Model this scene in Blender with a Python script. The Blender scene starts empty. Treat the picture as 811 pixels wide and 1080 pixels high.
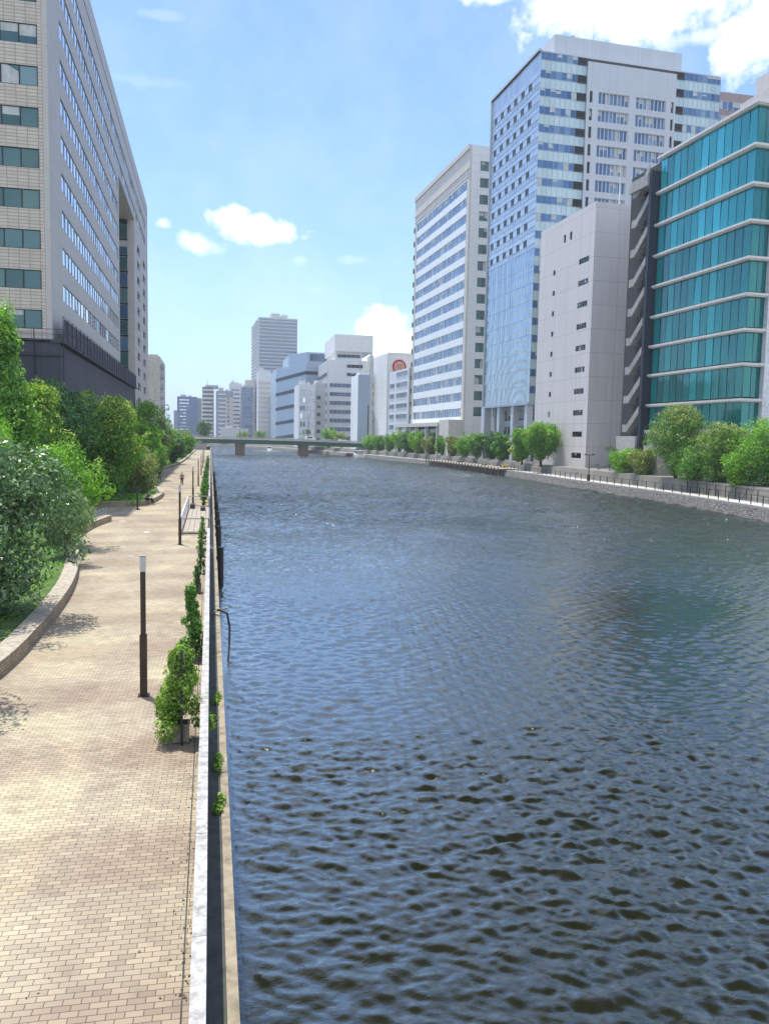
import bpy, bmesh, math, random
import numpy as np
from mathutils import Vector, Matrix
R_ = math.radians
sc = bpy.context.scene
col = sc.collection

# ------------------------------------------------------------------ camera
CX, CY, FP, HC = 405.5, 540.0, 850.0, 6.5
def _n(v): return v / np.linalg.norm(v)
eY = _n(np.array([(222.5-CX)/FP, -(459-CY)/FP, -1.0]))
eD = np.array([(221.5-CX)/FP, -(9500-CY)/FP, -1.0]); eD = _n(eD/np.linalg.norm(eD) - (eD/np.linalg.norm(eD)).dot(eY)*eY)
eZ = -eD; eX = np.cross(eY, eZ)
RW = np.array([eX, eY, eZ])
cd = bpy.data.cameras.new('camera'); cam = bpy.data.objects.new('camera', cd); col.objects.link(cam)
cd.sensor_fit = 'VERTICAL'; cd.sensor_height = 36; cd.lens = FP/1080*36
cd.clip_start = .1; cd.clip_end = 20000
cam.matrix_world = Matrix.Translation((0, 0, HC)) @ Matrix(RW.tolist()).to_4x4()
sc.camera = cam
def at(px, py, Y):
    d = RW @ np.array([(px-CX)/FP, -(py-CY)/FP, -1.0])
    return Vector((0, 0, HC)) + Vector(d*(Y/d[1]))

# ------------------------------------------------------------------ light
SUN_EL, SUN_AZ = 74.5, -29.0
sd = Vector((math.sin(R_(SUN_AZ))*math.cos(R_(SUN_EL)), math.cos(R_(SUN_AZ))*math.cos(R_(SUN_EL)), math.sin(R_(SUN_EL))))
sl = bpy.data.lights.new('sun', 'SUN'); sl.energy = 3.3; sl.angle = R_(.5); sl.color = (1, .95, .86)
so = bpy.data.objects.new('sun', sl); col.objects.link(so); so.rotation_euler = sd.to_track_quat('Z', 'Y').to_euler()
sc.view_settings.view_transform = 'Standard'; sc.view_settings.look = 'None'
sc.view_settings.gamma = 1; sc.view_settings.use_curve_mapping = False
sc.view_settings.exposure = 0.88
w = bpy.data.worlds.new('World'); sc.world = w; w.use_nodes = True
nt = w.node_tree; N = nt.nodes; L = nt.links; N.clear()
def nd(nt, t, **k):
    n = nt.nodes.new(t)
    for a, b in k.items():
        if a == 'inp':
            for i, v in b.items(): n.inputs[i].default_value = v
        else: setattr(n, a, b)
    return n
def math_n(nt, op, a, b=None, c=None, clamp=False):
    n = nt.nodes.new('ShaderNodeMath'); n.operation = op; n.use_clamp = clamp
    for i, v in enumerate((a, b, c)):
        if v is None: continue
        if isinstance(v, (int, float)): n.inputs[i].default_value = v
        else: nt.links.new(v, n.inputs[i])
    return n.outputs[0]
sky = nd(nt, 'ShaderNodeTexSky', sky_type='NISHITA', sun_disc=False, sun_elevation=R_(SUN_EL), sun_rotation=R_(SUN_AZ))
sky.air_density = 1.0; sky.dust_density = .7; sky.ozone_density = 2.2; sky.altitude = 0
tc = nd(nt, 'ShaderNodeTexCoord')
def vdot(v):
    n = nd(nt, 'ShaderNodeVectorMath', operation='DOT_PRODUCT'); L.new(tc.outputs['Generated'], n.inputs[0]); n.inputs[1].default_value = v
    return n.outputs['Value']
cn = nd(nt, 'ShaderNodeTexNoise', inp={'Scale': 26.0, 'Detail': 8.0, 'Roughness': .6}); L.new(tc.outputs['Generated'], cn.inputs['Vector'])
cn2 = nd(nt, 'ShaderNodeTexNoise', inp={'Scale': 9.0, 'Detail': 5.0, 'Roughness': .6}); L.new(tc.outputs['Generated'], cn2.inputs['Vector'])
clouds = [(264, 240, 50, 14, 1), (240, 230, 28, 13, .95), (292, 245, 30, 13, .95), (206, 257, 28, 13, .62), (172, 236, 11, 7, .6),
          (404, 345, 32, 24, .95), (424, 362, 40, 22, .9), (396, 376, 34, 13, .7), (372, 274, 18, 5, .14), (330, 306, 12, 5, .12), (318, 274, 11, 7, .25),
          (590, 4, 50, 22, .85), (705, 6, 115, 32, 1.0), (795, 36, 50, 38, .95), (640, 22, 40, 16, .6), (520, -8, 36, 12, .8), (745, 38, 60, 12, .5), (165, 15, 24, 5, .12), (150, 85, 50, 8, .1)]
tot = None
for (x, y, wx, wy, s) in clouds:
    c = _n(RW @ np.array([(x-CX)/FP, -(y-CY)/FP, -1.0]))
    rt = _n(np.cross(c, np.array([0, 0, 1.0]))); up = np.cross(rt, c)
    a = math_n(nt, 'MULTIPLY', vdot(tuple(rt)), FP/wx); b = math_n(nt, 'MULTIPLY', vdot(tuple(up)), FP/wy)
    r2 = math_n(nt, 'ADD', math_n(nt, 'MULTIPLY', a, a), math_n(nt, 'MULTIPLY', b, b))
    r = math_n(nt, 'SQRT', r2)
    front = math_n(nt, 'GREATER_THAN', vdot(tuple(c)), 0.0)
    n1 = math_n(nt, 'MULTIPLY_ADD', cn.outputs['Fac'], 2.6, -1.3)
    m = math_n(nt, 'ADD', math_n(nt, 'SUBTRACT', 1.0, r), n1)
    m = math_n(nt, 'MULTIPLY', math_n(nt, 'MULTIPLY', m, 1.5, None, True), s)
    m = math_n(nt, 'MULTIPLY', m, front)
    tot = m if tot is None else math_n(nt, 'MAXIMUM', tot, m)
# thin veil everywhere
veil = math_n(nt, 'MULTIPLY', math_n(nt, 'SUBTRACT', cn2.outputs['Fac'], .42, None, True), .3)
tot = math_n(nt, 'MAXIMUM', tot, veil)
# broken cumulus overhead and behind the camera, unseen, added as fill and water reflection
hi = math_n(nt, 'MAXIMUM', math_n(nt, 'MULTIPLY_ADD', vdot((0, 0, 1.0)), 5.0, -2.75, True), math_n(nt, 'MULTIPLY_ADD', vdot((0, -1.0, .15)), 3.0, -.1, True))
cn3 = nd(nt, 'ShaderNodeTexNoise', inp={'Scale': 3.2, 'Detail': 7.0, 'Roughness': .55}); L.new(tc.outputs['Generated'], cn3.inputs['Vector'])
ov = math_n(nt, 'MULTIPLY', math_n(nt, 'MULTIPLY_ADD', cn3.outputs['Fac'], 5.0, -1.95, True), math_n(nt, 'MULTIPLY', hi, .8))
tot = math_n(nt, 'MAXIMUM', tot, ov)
mix = nd(nt, 'ShaderNodeMix', data_type='RGBA'); L.new(tot, mix.inputs['Factor'])
zz = math_n(nt, 'SUBTRACT', 1.0, math_n(nt, 'ABSOLUTE', vdot((0, 0, 1.0))))
hz = math_n(nt, 'MULTIPLY_ADD', math_n(nt, 'POWER', zz, 9.0), .62, .05)
hm = nd(nt, 'ShaderNodeMix', data_type='RGBA'); L.new(hz, hm.inputs['Factor'])
st_ = nd(nt, 'ShaderNodeMix', data_type='RGBA', blend_type='MULTIPLY', inp={0: 1.0}); L.new(sky.outputs[0], st_.inputs['A']); st_.inputs['B'].default_value = (.74, .85, 1.03, 1); L.new(st_.outputs['Result'], hm.inputs['A']); hm.inputs['B'].default_value = (2.2, 2.95, 4.3, 1)
L.new(hm.outputs['Result'], mix.inputs['A'])
cc = nd(nt, 'ShaderNodeMix', data_type='RGBA'); L.new(cn.outputs['Fac'], cc.inputs['Factor'])
cc.inputs['A'].default_value = (5.4, 5.9, 6.4, 1); cc.inputs['B'].default_value = (7.4, 7.4, 7.3, 1)
L.new(cc.outputs['Result'], mix.inputs['B'])
bg = nd(nt, 'ShaderNodeBackground', inp={'Strength': .135}); L.new(mix.outputs['Result'], bg.inputs['Color'])
wo = nd(nt, 'ShaderNodeOutputWorld'); L.new(bg.outputs[0], wo.inputs['Surface'])

# ------------------------------------------------------------------ helpers
def tag(o, label=None, cat=None, group=None, kind=None):
    if label: o['label'] = label
    if cat: o['category'] = cat
    if group: o['group'] = group
    if kind: o['kind'] = kind
    return o
def empty(name, loc, rz=0, label=None, cat=None, group=None):
    o = bpy.data.objects.new(name, None); col.objects.link(o); o.location = loc; o.rotation_euler = (0, 0, rz)
    o.empty_display_size = .2
    return tag(o, label, cat, group)
def copy_tree(o, parent=None):
    c = o.copy(); col.objects.link(c)
    if parent: c.parent = parent
    for ch in list(o.children): copy_tree(ch, c)
    return c
def inst(name, mesh, parent, loc=(0, 0, 0)):
    o = bpy.data.objects.new(name, mesh); col.objects.link(o); o.parent = parent; o.location = loc
    return o
class MB:
    def __init__(s): s.v = []; s.f = []; s.m = []
    def poly(s, pts, mi=0):
        i = len(s.v); s.v += [tuple(p) for p in pts]; s.f.append(tuple(range(i, i+len(pts)))); s.m.append(mi)
    def box(s, x0, x1, y0, y1, z0, z1, mi=0):
        x0, x1 = min(x0, x1), max(x0, x1); y0, y1 = min(y0, y1), max(y0, y1); z0, z1 = min(z0, z1), max(z0, z1)
        i = len(s.v)
        s.v += [(x0, y0, z0), (x1, y0, z0), (x1, y1, z0), (x0, y1, z0), (x0, y0, z1), (x1, y0, z1), (x1, y1, z1), (x0, y1, z1)]
        for q in ((0, 3, 2, 1), (4, 5, 6, 7), (0, 1, 5, 4), (1, 2, 6, 5), (2, 3, 7, 6), (3, 0, 4, 7)):
            s.f.append(tuple(i+k for k in q)); s.m.append(mi)
    def prism(s, pts, z0, z1, mi=0):           # pts counter-clockwise
        n = len(pts); i = len(s.v)
        s.v += [(p[0], p[1], z0) for p in pts] + [(p[0], p[1], z1) for p in pts]
        s.f.append(tuple(range(i+n-1, i-1, -1))); s.m.append(mi)
        s.f.append(tuple(range(i+n, i+2*n))); s.m.append(mi)
        for k in range(n):
            j = (k+1) % n; s.f.append((i+k, i+j, i+n+j, i+n+k)); s.m.append(mi)
    def tube(s, pts, rad, n=8, mi=0):
        pts = [Vector(p) for p in pts]
        if not hasattr(rad, '__len__'): rad = [rad]*len(pts)
        i = len(s.v)
        for k, p in enumerate(pts):
            t = (pts[min(k+1, len(pts)-1)] - pts[max(k-1, 0)]).normalized()
            a = t.orthogonal().normalized() if abs(t.z) < .9 else (Vector((1, 0, 0)) - t*t.x).normalized()
            b = t.cross(a)
            for q in range(n):
                an = 2*math.pi*q/n; s.v.append(tuple(p + (a*math.cos(an)+b*math.sin(an))*rad[k]))
        for k in range(len(pts)-1):
            for q in range(n):
                r = (q+1) % n; s.f.append((i+k*n+q, i+k*n+r, i+(k+1)*n+r, i+(k+1)*n+q)); s.m.append(mi)
        s.f.append(tuple(i+q for q in range(n-1, -1, -1))); s.m.append(mi)
        s.f.append(tuple(i+(len(pts)-1)*n+q for q in range(n))); s.m.append(mi)
    def bar(s, a, b, w, h, mi=0):               # rectangular bar between two points
        a = Vector(a); b = Vector(b); t = (b-a).normalized()
        sd_ = t.cross(Vector((0, 0, 1)))
        sd_ = sd_.normalized() if sd_.length > 1e-3 else Vector((1, 0, 0))
        up = sd_.cross(t); i = len(s.v)
        for p in (a, b):
            for (q, r) in ((-1, -1), (1, -1), (1, 1), (-1, 1)): s.v.append(tuple(p + sd_*q*w/2 + up*r*h/2))
        for q in ((0, 1, 2, 3), (7, 6, 5, 4), (0, 4, 5, 1), (1, 5, 6, 2), (2, 6, 7, 3), (3, 7, 4, 0)):
            s.f.append(tuple(i+k for k in q)); s.m.append(mi)
    def mesh(s, name, mats, smooth=False):
        me = bpy.data.meshes.new(name); me.from_pydata(s.v, [], s.f)
        if not isinstance(mats, (list, tuple)): mats = [mats]
        for m in mats: me.materials.append(m)
        me.polygons.foreach_set('material_index', s.m)
        if smooth: me.polygons.foreach_set('use_smooth', [True]*len(s.f))
        me.update(); return me
    def build(s, name, mats, parent=None, smooth=False, loc=(0, 0, 0)):
        o = bpy.data.objects.new(name, s.mesh(name, mats, smooth)); col.objects.link(o); o.location = loc
        if parent: o.parent = parent
        return o
class Face:
    """a facade: u runs along it, d is outward. L faces -x, R faces +x, C faces -y"""
    def __init__(s, mode, off=0): s.mode = mode; s.off = off
    def box(s, mb, u0, u1, z0, z1, d0, d1, mi=0):
        if s.mode == 'L': mb.box(s.off-d0, s.off-d1, u0, u1, z0, z1, mi)
        elif s.mode == 'R': mb.box(s.off+d0, s.off+d1, u0, u1, z0, z1, mi)
        else: mb.box(u0, u1, s.off-d0, s.off-d1, z0, z1, mi)
    def pt(s, u, z, d):
        if s.mode == 'L': return (s.off-d, u, z)
        if s.mode == 'R': return (s.off+d, u, z)
        return (u, s.off-d, z)
    def pane(s, mb, u0, u1, z0, z1, d, rnd=None, tilt=.004, mi=0):
        ks = [0, 0, 0, 0]
        if rnd:
            a = rnd.gauss(0, tilt)*(u1-u0); b = rnd.gauss(0, tilt)*(z1-z0); ks = [-a-b, a-b, a+b, -a+b]
        q = [s.pt(u0, z0, d+ks[0]), s.pt(u1, z0, d+ks[1]), s.pt(u1, z1, d+ks[2]), s.pt(u0, z1, d+ks[3])]
        if s.mode == 'L': q.reverse()
        mb.poly(q, mi)

# ------------------------------------------------------------------ materials
def newmat(name):
    m = bpy.data.materials.new(name); m.use_nodes = True; nt = m.node_tree
    return m, nt, nt.nodes['Principled BSDF']
def oc(nt, sock='Object'): return nd(nt, 'ShaderNodeTexCoord').outputs[sock]
def ramp(nt, fac, stops):
    r = nd(nt, 'ShaderNodeValToRGB'); nt.links.new(fac, r.inputs[0]); e = r.color_ramp.elements
    while len(e) < len(stops): e.new(.5)
    for k, (p, c) in enumerate(stops): e[k].position = p; e[k].color = (*c, 1)
    return r.outputs[0]
def mixc(nt, fac, a, b, mode='MIX'):
    n = nd(nt, 'ShaderNodeMix', data_type='RGBA', blend_type=mode)
    for s_, v in (('Factor', fac), ('A', a), ('B', b)):
        if isinstance(v, (int, float)): n.inputs[s_].default_value = v
        elif isinstance(v, tuple): n.inputs[s_].default_value = (*v, 1)
        else: nt.links.new(v, n.inputs[s_])
    return n.outputs['Result']
def noise(nt, vec, scale, detail=4, rough=.55, dist=0):
    n = nd(nt, 'ShaderNodeTexNoise', inp={'Scale': scale, 'Detail': detail, 'Roughness': rough, 'Distortion': dist}); nt.links.new(vec, n.inputs['Vector']); return n.outputs['Fac']
def mapping(nt, vec, scale=(1, 1, 1), rot=(0, 0, 0)):
    n = nd(nt, 'ShaderNodeMapping'); nt.links.new(vec, n.inputs[0]); n.inputs['Scale'].default_value = scale; n.inputs['Rotation'].default_value = rot; return n.outputs[0]
def bump(nt, p, h, strength=.3, dist=.02):
    b = nd(nt, 'ShaderNodeBump', inp={'Strength': strength, 'Distance': dist}); nt.links.new(h, b.inputs['Height']); nt.links.new(b.outputs[0], p.inputs['Normal'])
def plain(name, c, rough=.6, metal=0, var=.12, scale=2.0, streak=.10, bumpk=0):
    m, nt, p = newmat(name); v = oc(nt)
    n1 = noise(nt, v, scale, 5); n2 = noise(nt, mapping(nt, v, (1.2, 1.2, .06)), scale*1.5, 4)
    lo = tuple(x*(1-var*1.6) for x in c); hi = tuple(min(1, x*(1+var)) for x in c)
    cc_ = ramp(nt, n1, [(.3, lo), (.7, hi)])
    st = ramp(nt, n2, [(.35, (1-streak*2,)*3), (.62, (1, 1, 1))])
    nt.links.new(mixc(nt, 1.0, cc_, st, 'MULTIPLY'), p.inputs['Base Color'])
    p.inputs['Roughness'].default_value = rough; p.inputs['Metallic'].default_value = metal
    if bumpk: bump(nt, p, noise(nt, v, 30, 4), bumpk, .01)
    return m
def panelled(name, c, joint, pw, ph, mortar=.02, rough=.6, var=.06, axis='x', offset=0.0, patch=.08):
    """cladding with joints; local x+y is used as the horizontal so it works on both faces"""
    m, nt, p = newmat(name); v = oc(nt)
    s = nd(nt, 'ShaderNodeSeparateXYZ'); nt.links.new(v, s.inputs[0])
    hsum = math_n(nt, 'ADD', s.outputs[0], s.outputs[1])
    cb = nd(nt, 'ShaderNodeCombineXYZ'); nt.links.new(hsum, cb.inputs[0]); nt.links.new(s.outputs[2], cb.inputs[1])
    b = nd(nt, 'ShaderNodeTexBrick', offset=offset, inp={'Scale': 1.0, 'Mortar Size': mortar, 'Mortar Smooth': .1, 'Brick Width': pw, 'Row Height': ph, 'Bias': 0.0})
    nt.links.new(cb.outputs[0], b.inputs['Vector'])
    b.inputs['Color1'].default_value = (*[x*(1-var) for x in c], 1); b.inputs['Color2'].default_value = (*[min(1, x*(1+var)) for x in c], 1)
    b.inputs['Mortar'].default_value = (*joint, 1)
    st = ramp(nt, noise(nt, mapping(nt, v, (1, 1, .05)), 1.5, 5), [(.3, (1-patch*2,)*3), (.65, (1, 1, 1))])
    nt.links.new(mixc(nt, 1.0, b.outputs['Color'], st, 'MULTIPLY'), p.inputs['Base Color'])
    p.inputs['Roughness'].default_value = rough
    bump(nt, p, b.outputs['Fac'], -.35, .02)
    return m
def glass(name, c1, c2, rough=.04, metal=.55, c3=None):
    m, nt, p = newmat(name)
    g = nd(nt, 'ShaderNodeNewGeometry'); v = oc(nt)
    st = [(0, c1), (.75, c2)] + ([(.9, c3)] if c3 else [])
    cc_ = ramp(nt, g.outputs['Random Per Island'], st)
    nt.links.new(cc_, p.inputs['Base Color'])
    p.inputs['Roughness'].default_value = rough; p.inputs['Metallic'].default_value = metal
    p.inputs['Specular IOR Level'].default_value = .8
    bump(nt, p, noise(nt, v, .7, 2), .12, .05)
    return m
def leafmat(name, c1, c2, c3, rough=.45, trans=.42):
    m, nt, p = newmat(name); g = nd(nt, 'ShaderNodeNewGeometry'); v = oc(nt)
    rnd = g.outputs['Random Per Island']
    a = ramp(nt, rnd, [(0, c1), (.55, c2), (1, c3)])
    b = ramp(nt, noise(nt, v, .9, 3), [(.35, (.7, .75, .7)), (.65, (1.25, 1.2, 1.1))])
    cc_ = mixc(nt, 1.0, a, b, 'MULTIPLY')
    nt.links.new(cc_, p.inputs['Base Color']); p.inputs['Roughness'].default_value = rough
    tr = nd(nt, 'ShaderNodeBsdfTranslucent'); nt.links.new(mixc(nt, 1.0, cc_, (1.3, 1.5, .6), 'MULTIPLY'), tr.inputs['Color'])
    mx = nd(nt, 'ShaderNodeMixShader', inp={0: trans}); nt.links.new(p.outputs[0], mx.inputs[1]); nt.links.new(tr.outputs[0], mx.inputs[2])
    nt.links.new(mx.outputs[0], nt.nodes['Material Output'].inputs['Surface'])
    return m

M = {}
M['white_conc'] = plain('white_concrete', (.44, .435, .42), .75, var=.22, scale=6, streak=.2, bumpk=.2)
def mossy(name, c, moss=(.035, .06, .02), amt=.5):
    m, nt, p = newmat(name); v = oc(nt)
    a = ramp(nt, noise(nt, v, 3.5, 7, .65), [(.3, tuple(x*.55 for x in c)), (.5, c), (.72, tuple(x*1.35 for x in c))])
    k = ramp(nt, noise(nt, mapping(nt, v, (1, .45, 1)), 1.6, 6, .6), [(amt, (0, 0, 0)), (amt+.12, (1, 1, 1))])
    b = mixc(nt, k, a, moss)
    sp2 = nd(nt, 'ShaderNodeSeparateXYZ'); nt.links.new(v, sp2.inputs[0])
    tide = math_n(nt, 'MULTIPLY_ADD', math_n(nt, 'ADD', sp2.outputs[2], math_n(nt, 'MULTIPLY', noise(nt, v, 2.0, 4), .5)), -6.0, -6.6, True)
    nt.links.new(mixc(nt, tide, b, (.012, .016, .008)), p.inputs['Base Color']); p.inputs['Roughness'].default_value = .85
    bump(nt, p, noise(nt, v, 22, 6, .65), .6, .012); return m
M['tan_conc'] = mossy('tan_concrete', (.27, .23, .165), (.09, .10, .05), .56)
M['river_wall'] = mossy('stained_shadow_river_wall', (.055, .06, .058), (.03, .05, .02), .52)  # moss and stain tone, darkened to carry the ledge's shadow too
M['dark_conc'] = plain('dark_concrete', (.05, .055, .055), .8, var=.3, scale=4, bumpk=.3)
M['grey_conc'] = plain('grey_concrete', (.36, .36, .35), .8, var=.15)
M['pale_conc'] = plain('pale_concrete', (.52, .5, .47), .8, var=.15)
M['brown_metal'] = plain('brown_metal', (.045, .028, .02), .45, .2, var=.2)
M['dark_metal'] = plain('dark_metal', (.03, .032, .035), .5, .3)
M['black_rubber'] = plain('black_rubber', (.015, .015, .016), .7)
M['lamp_white'] = plain('lamp_white', (.5, .5, .47), .35, streak=.02)
M['white_paint'] = plain('white_paint', (.78, .78, .76), .5, streak=.05)
M['green_steel'] = plain('green_steel', (.025, .095, .055), .5, .1, var=.2)
M['bark'] = plain('bark', (.09, .065, .045), .9, var=.3, scale=8, bumpk=.6)
M['soil'] = plain('soil', (.05, .06, .025), .95, var=.35, scale=3, bumpk=.5)
M['wood_pale'] = plain('wood_pale', (.36, .32, .26), .8, var=.22, scale=5)
M['wood_dark'] = plain('wood_dark', (.2, .14, .10), .8, var=.25, scale=4)
M['asphalt'] = plain('asphalt', (.07, .07, .07), .9, var=.15)
M['skin'] = plain('skin', (.5, .32, .23), .6)
M['hair'] = plain('hair', (.015, .012, .01), .6)
M['cloth_dark'] = plain('cloth_dark', (.02, .02, .024), .85)
M['cloth_pink'] = plain('cloth_pink', (.42, .22, .2), .85)
M['cloth_grey'] = plain('cloth_grey', (.1, .11, .13), .85)
M['red'] = plain('sign_red', (.55, .02, .02), .5)
M['sign_cream'] = plain('sign_cream', (.6, .55, .4), .5)
M['yellow'] = plain('yellow_flower', (.7, .62, .08), .8)

def pave_mat():
    m, nt, p = newmat('brick_paving'); v = oc(nt)
    b = nd(nt, 'ShaderNodeTexBrick', offset=.5, inp={'Scale': 1.0, 'Mortar Size': .0065, 'Mortar Smooth': .25, 'Brick Width': .205, 'Row Height': .105, 'Bias': -.1})
    wv = mapping(nt, v, rot=(0, 0, R_(1.2)))
    nt.links.new(wv, b.inputs['Vector'])
    b.inputs['Color1'].default_value = (.30, .266, .216, 1); b.inputs['Color2'].default_value = (.385, .345, .275, 1); b.inputs['Mortar'].default_value = (.10, .085, .065, 1)
    # second brick texture gives each brick another random tone
    b2 = nd(nt, 'ShaderNodeTexBrick', offset=.5, inp={'Scale': 1.0, 'Mortar Size': .0, 'Brick Width': .205, 'Row Height': .105, 'Bias': .2})
    off = nd(nt, 'ShaderNodeVectorMath', operation='ADD'); nt.links.new(wv, off.inputs[0]); off.inputs[1].default_value = (8.2, 4.2, 0)
    nt.links.new(off.outputs[0], b2.inputs['Vector']); b2.inputs['Color1'].default_value = (.86, .84, .83, 1); b2.inputs['Color2'].default_value = (1.08, 1.06, 1.0, 1)
    c = mixc(nt, 1.0, b.outputs['Color'], b2.outputs['Color'], 'MULTIPLY')
    big = noise(nt, mapping(nt, v, (1, .55, 1), (0, 0, .5)), .2, 3, .5, 1.6)
    tone = ramp(nt, big, [(.38, (.84, .79, .78)), (.5, (.97, .95, .93)), (.6, (1.14, 1.14, 1.05))])
    c = mixc(nt, 1.0, c, tone, 'MULTIPLY')
    # arcs laid in the paving
    s = nd(nt, 'ShaderNodeTexWave', wave_type='RINGS', rings_direction='Z', inp={'Scale': .075, 'Distortion': 2.5, 'Detail': 2})
    nt.links.new(mapping(nt, v, (1, 1, 1)), s.inputs['Vector'])
    c = mixc(nt, 1.0, c, ramp(nt, s.outputs['Fac'], [(.25, (.9, .85, .82)), (.6, (1.04, 1.04, 1.0))]), 'MULTIPLY')
    st = ramp(nt, noise(nt, v, 1.1, 7, .65), [(.28, (.62, .6, .58)), (.45, (1, 1, 1))])
    c = mixc(nt, .75, c, mixc(nt, 1.0, c, st, 'MULTIPLY'))
    sp = ramp(nt, noise(nt, v, .55, 2, .3), [(.75, (0, 0, 0)), (.79, (1, 1, 1))])
    c = mixc(nt, sp, c, (.5, .48, .45))
    nt.links.new(c, p.inputs['Base Color']); p.inputs['Roughness'].default_value = .85
    h = math_n(nt, 'ADD', b.outputs['Fac'], math_n(nt, 'MULTIPLY', noise(nt, v, 60, 3), -.3))
    bump(nt, p, h, -.5, .006)
    return m
M['paving'] = pave_mat()
M['curb_brick'] = panelled('curb_brick', (.40, .31, .2), (.12, .09, .06), .21, .085, .01, .85, .22, offset=.5, patch=.15)
M['curb_top'] = plain('curb_top', (.40, .35, .28), .85, var=.2, scale=5, bumpk=.3)

def water_mat():
    m, nt, p = newmat('river_water'); v = oc(nt)
    p.inputs['Base Color'].default_value = (.004, .0055, .004, 1); p.inputs['Roughness'].default_value = .04; p.inputs['IOR'].default_value = 1.42
    p.inputs['Specular IOR Level'].default_value = .5
    vv = mapping(nt, v, (1, 1.0, 1), (0, 0, .25)); vd = nd(nt, 'ShaderNodeVectorMath', operation='SCALE')
    a = noise(nt, mapping(nt, vv, (.8, 1.3, 1)), 1.0, 5, .6, .5)
    b = noise(nt, mapping(nt, v, (1, 1.6, 1), (0, 0, -.45)), 5.0, 5, .65, .6)
    c = noise(nt, mapping(nt, v, (.6, 1, 1)), .07, 3)
    amp = ramp(nt, c, [(.3, (.4,)*3), (.7, (1.0,)*3)])
    sp = nd(nt, 'ShaderNodeSeparateXYZ'); nt.links.new(v, sp.inputs[0])
    farf = math_n(nt, 'MULTIPLY_ADD', sp.outputs[1], 1/70.0, -.55, True)
    bnear = math_n(nt, 'MULTIPLY_ADD', farf, .26, .03)
    h = math_n(nt, 'ADD', math_n(nt, 'MULTIPLY', math_n(nt, 'MULTIPLY', a, farf), 2.2), math_n(nt, 'MULTIPLY', b, bnear))
    h = math_n(nt, 'MULTIPLY', h, amp)
    bump(nt, p, h, 1.0, .6)
    nt.nodes.remove(p)
    bn = [n for n in nt.nodes if n.type == 'BUMP'][0]
    fr = nd(nt, 'ShaderNodeFresnel', inp={'IOR': 1.333}); nt.links.new(bn.outputs[0], fr.inputs['Normal'])
    gl = nd(nt, 'ShaderNodeBsdfGlossy', inp={'Color': (.84, .89, .88, 1), 'Roughness': .02}); nt.links.new(bn.outputs[0], gl.inputs['Normal'])
    df = nd(nt, 'ShaderNodeBsdfDiffuse', inp={'Color': (.011, .0125, .007, 1)})
    mx = nd(nt, 'ShaderNodeMixShader'); fac = ramp(nt, fr.outputs[0], [(.0236, (0,)*3), (.031, (.06,)*3), (.05, (.24,)*3), (.12, (.42,)*3), (.45, (.8,)*3), (1, (1,)*3)])
    nt.links.new(fac, mx.inputs[0])
    rg = math_n(nt, 'MULTIPLY_ADD', math_n(nt, 'MULTIPLY_ADD', sp.outputs[1], 1/80.0, -.9, True), .06, .035); nt.links.new(rg, gl.inputs['Roughness']); nt.links.new(df.outputs[0], mx.inputs[1]); nt.links.new(gl.outputs[0], mx.inputs[2])
    nt.links.new(mx.outputs[0], nt.nodes['Material Output'].inputs['Surface'])
    return m
M['water'] = water_mat()
def ground_mat(name, c1, c2, sc_=.2):
    m, nt, p = newmat(name); v = oc(nt)
    nt.links.new(ramp(nt, noise(nt, v, sc_, 6, .6), [(.35, c1), (.65, c2)]), p.inputs['Base Color']); p.inputs['Roughness'].default_value = .95
    bump(nt, p, noise(nt, v, 8, 5), .5, .05); return m
M['land'] = ground_mat('land', (.14, .14, .12), (.22, .21, .19), .05)
M['turf'] = ground_mat('turf', (.045, .09, .02), (.09, .16, .03), 1.5)
def rubble_mat():
    m, nt, p = newmat('rubble_stone'); v = mapping(nt, oc(nt), (3.6, 3.6, 4.6))
    vo = nd(nt, 'ShaderNodeTexVoronoi', feature='F1', inp={'Scale': 1.0}); nt.links.new(v, vo.inputs['Vector'])
    ve = nd(nt, 'ShaderNodeTexVoronoi', feature='DISTANCE_TO_EDGE', inp={'Scale': 1.0}); nt.links.new(v, ve.inputs['Vector'])
    s = nd(nt, 'ShaderNodeSeparateXYZ'); nt.links.new(vo.outputs['Color'], s.inputs[0])
    c = ramp(nt, s.outputs[0], [(0, (.12, .12, .12)), (.5, (.18, .175, .165)), (1, (.27, .26, .24))])
    e = ramp(nt, ve.outputs['Distance'], [(.02, (.12, .12, .12)), (.13, (1, 1, 1))])
    nt.links.new(mixc(nt, 1.0, c, e, 'MULTIPLY'), p.inputs['Base Color']); p.inputs['Roughness'].default_value = .9
    bump(nt, p, ve.outputs['Distance'], 1, .2); return m
M['rubble'] = rubble_mat(); M['blind'] = plain('window_blind', (.5, .52, .5), .4)
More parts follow.
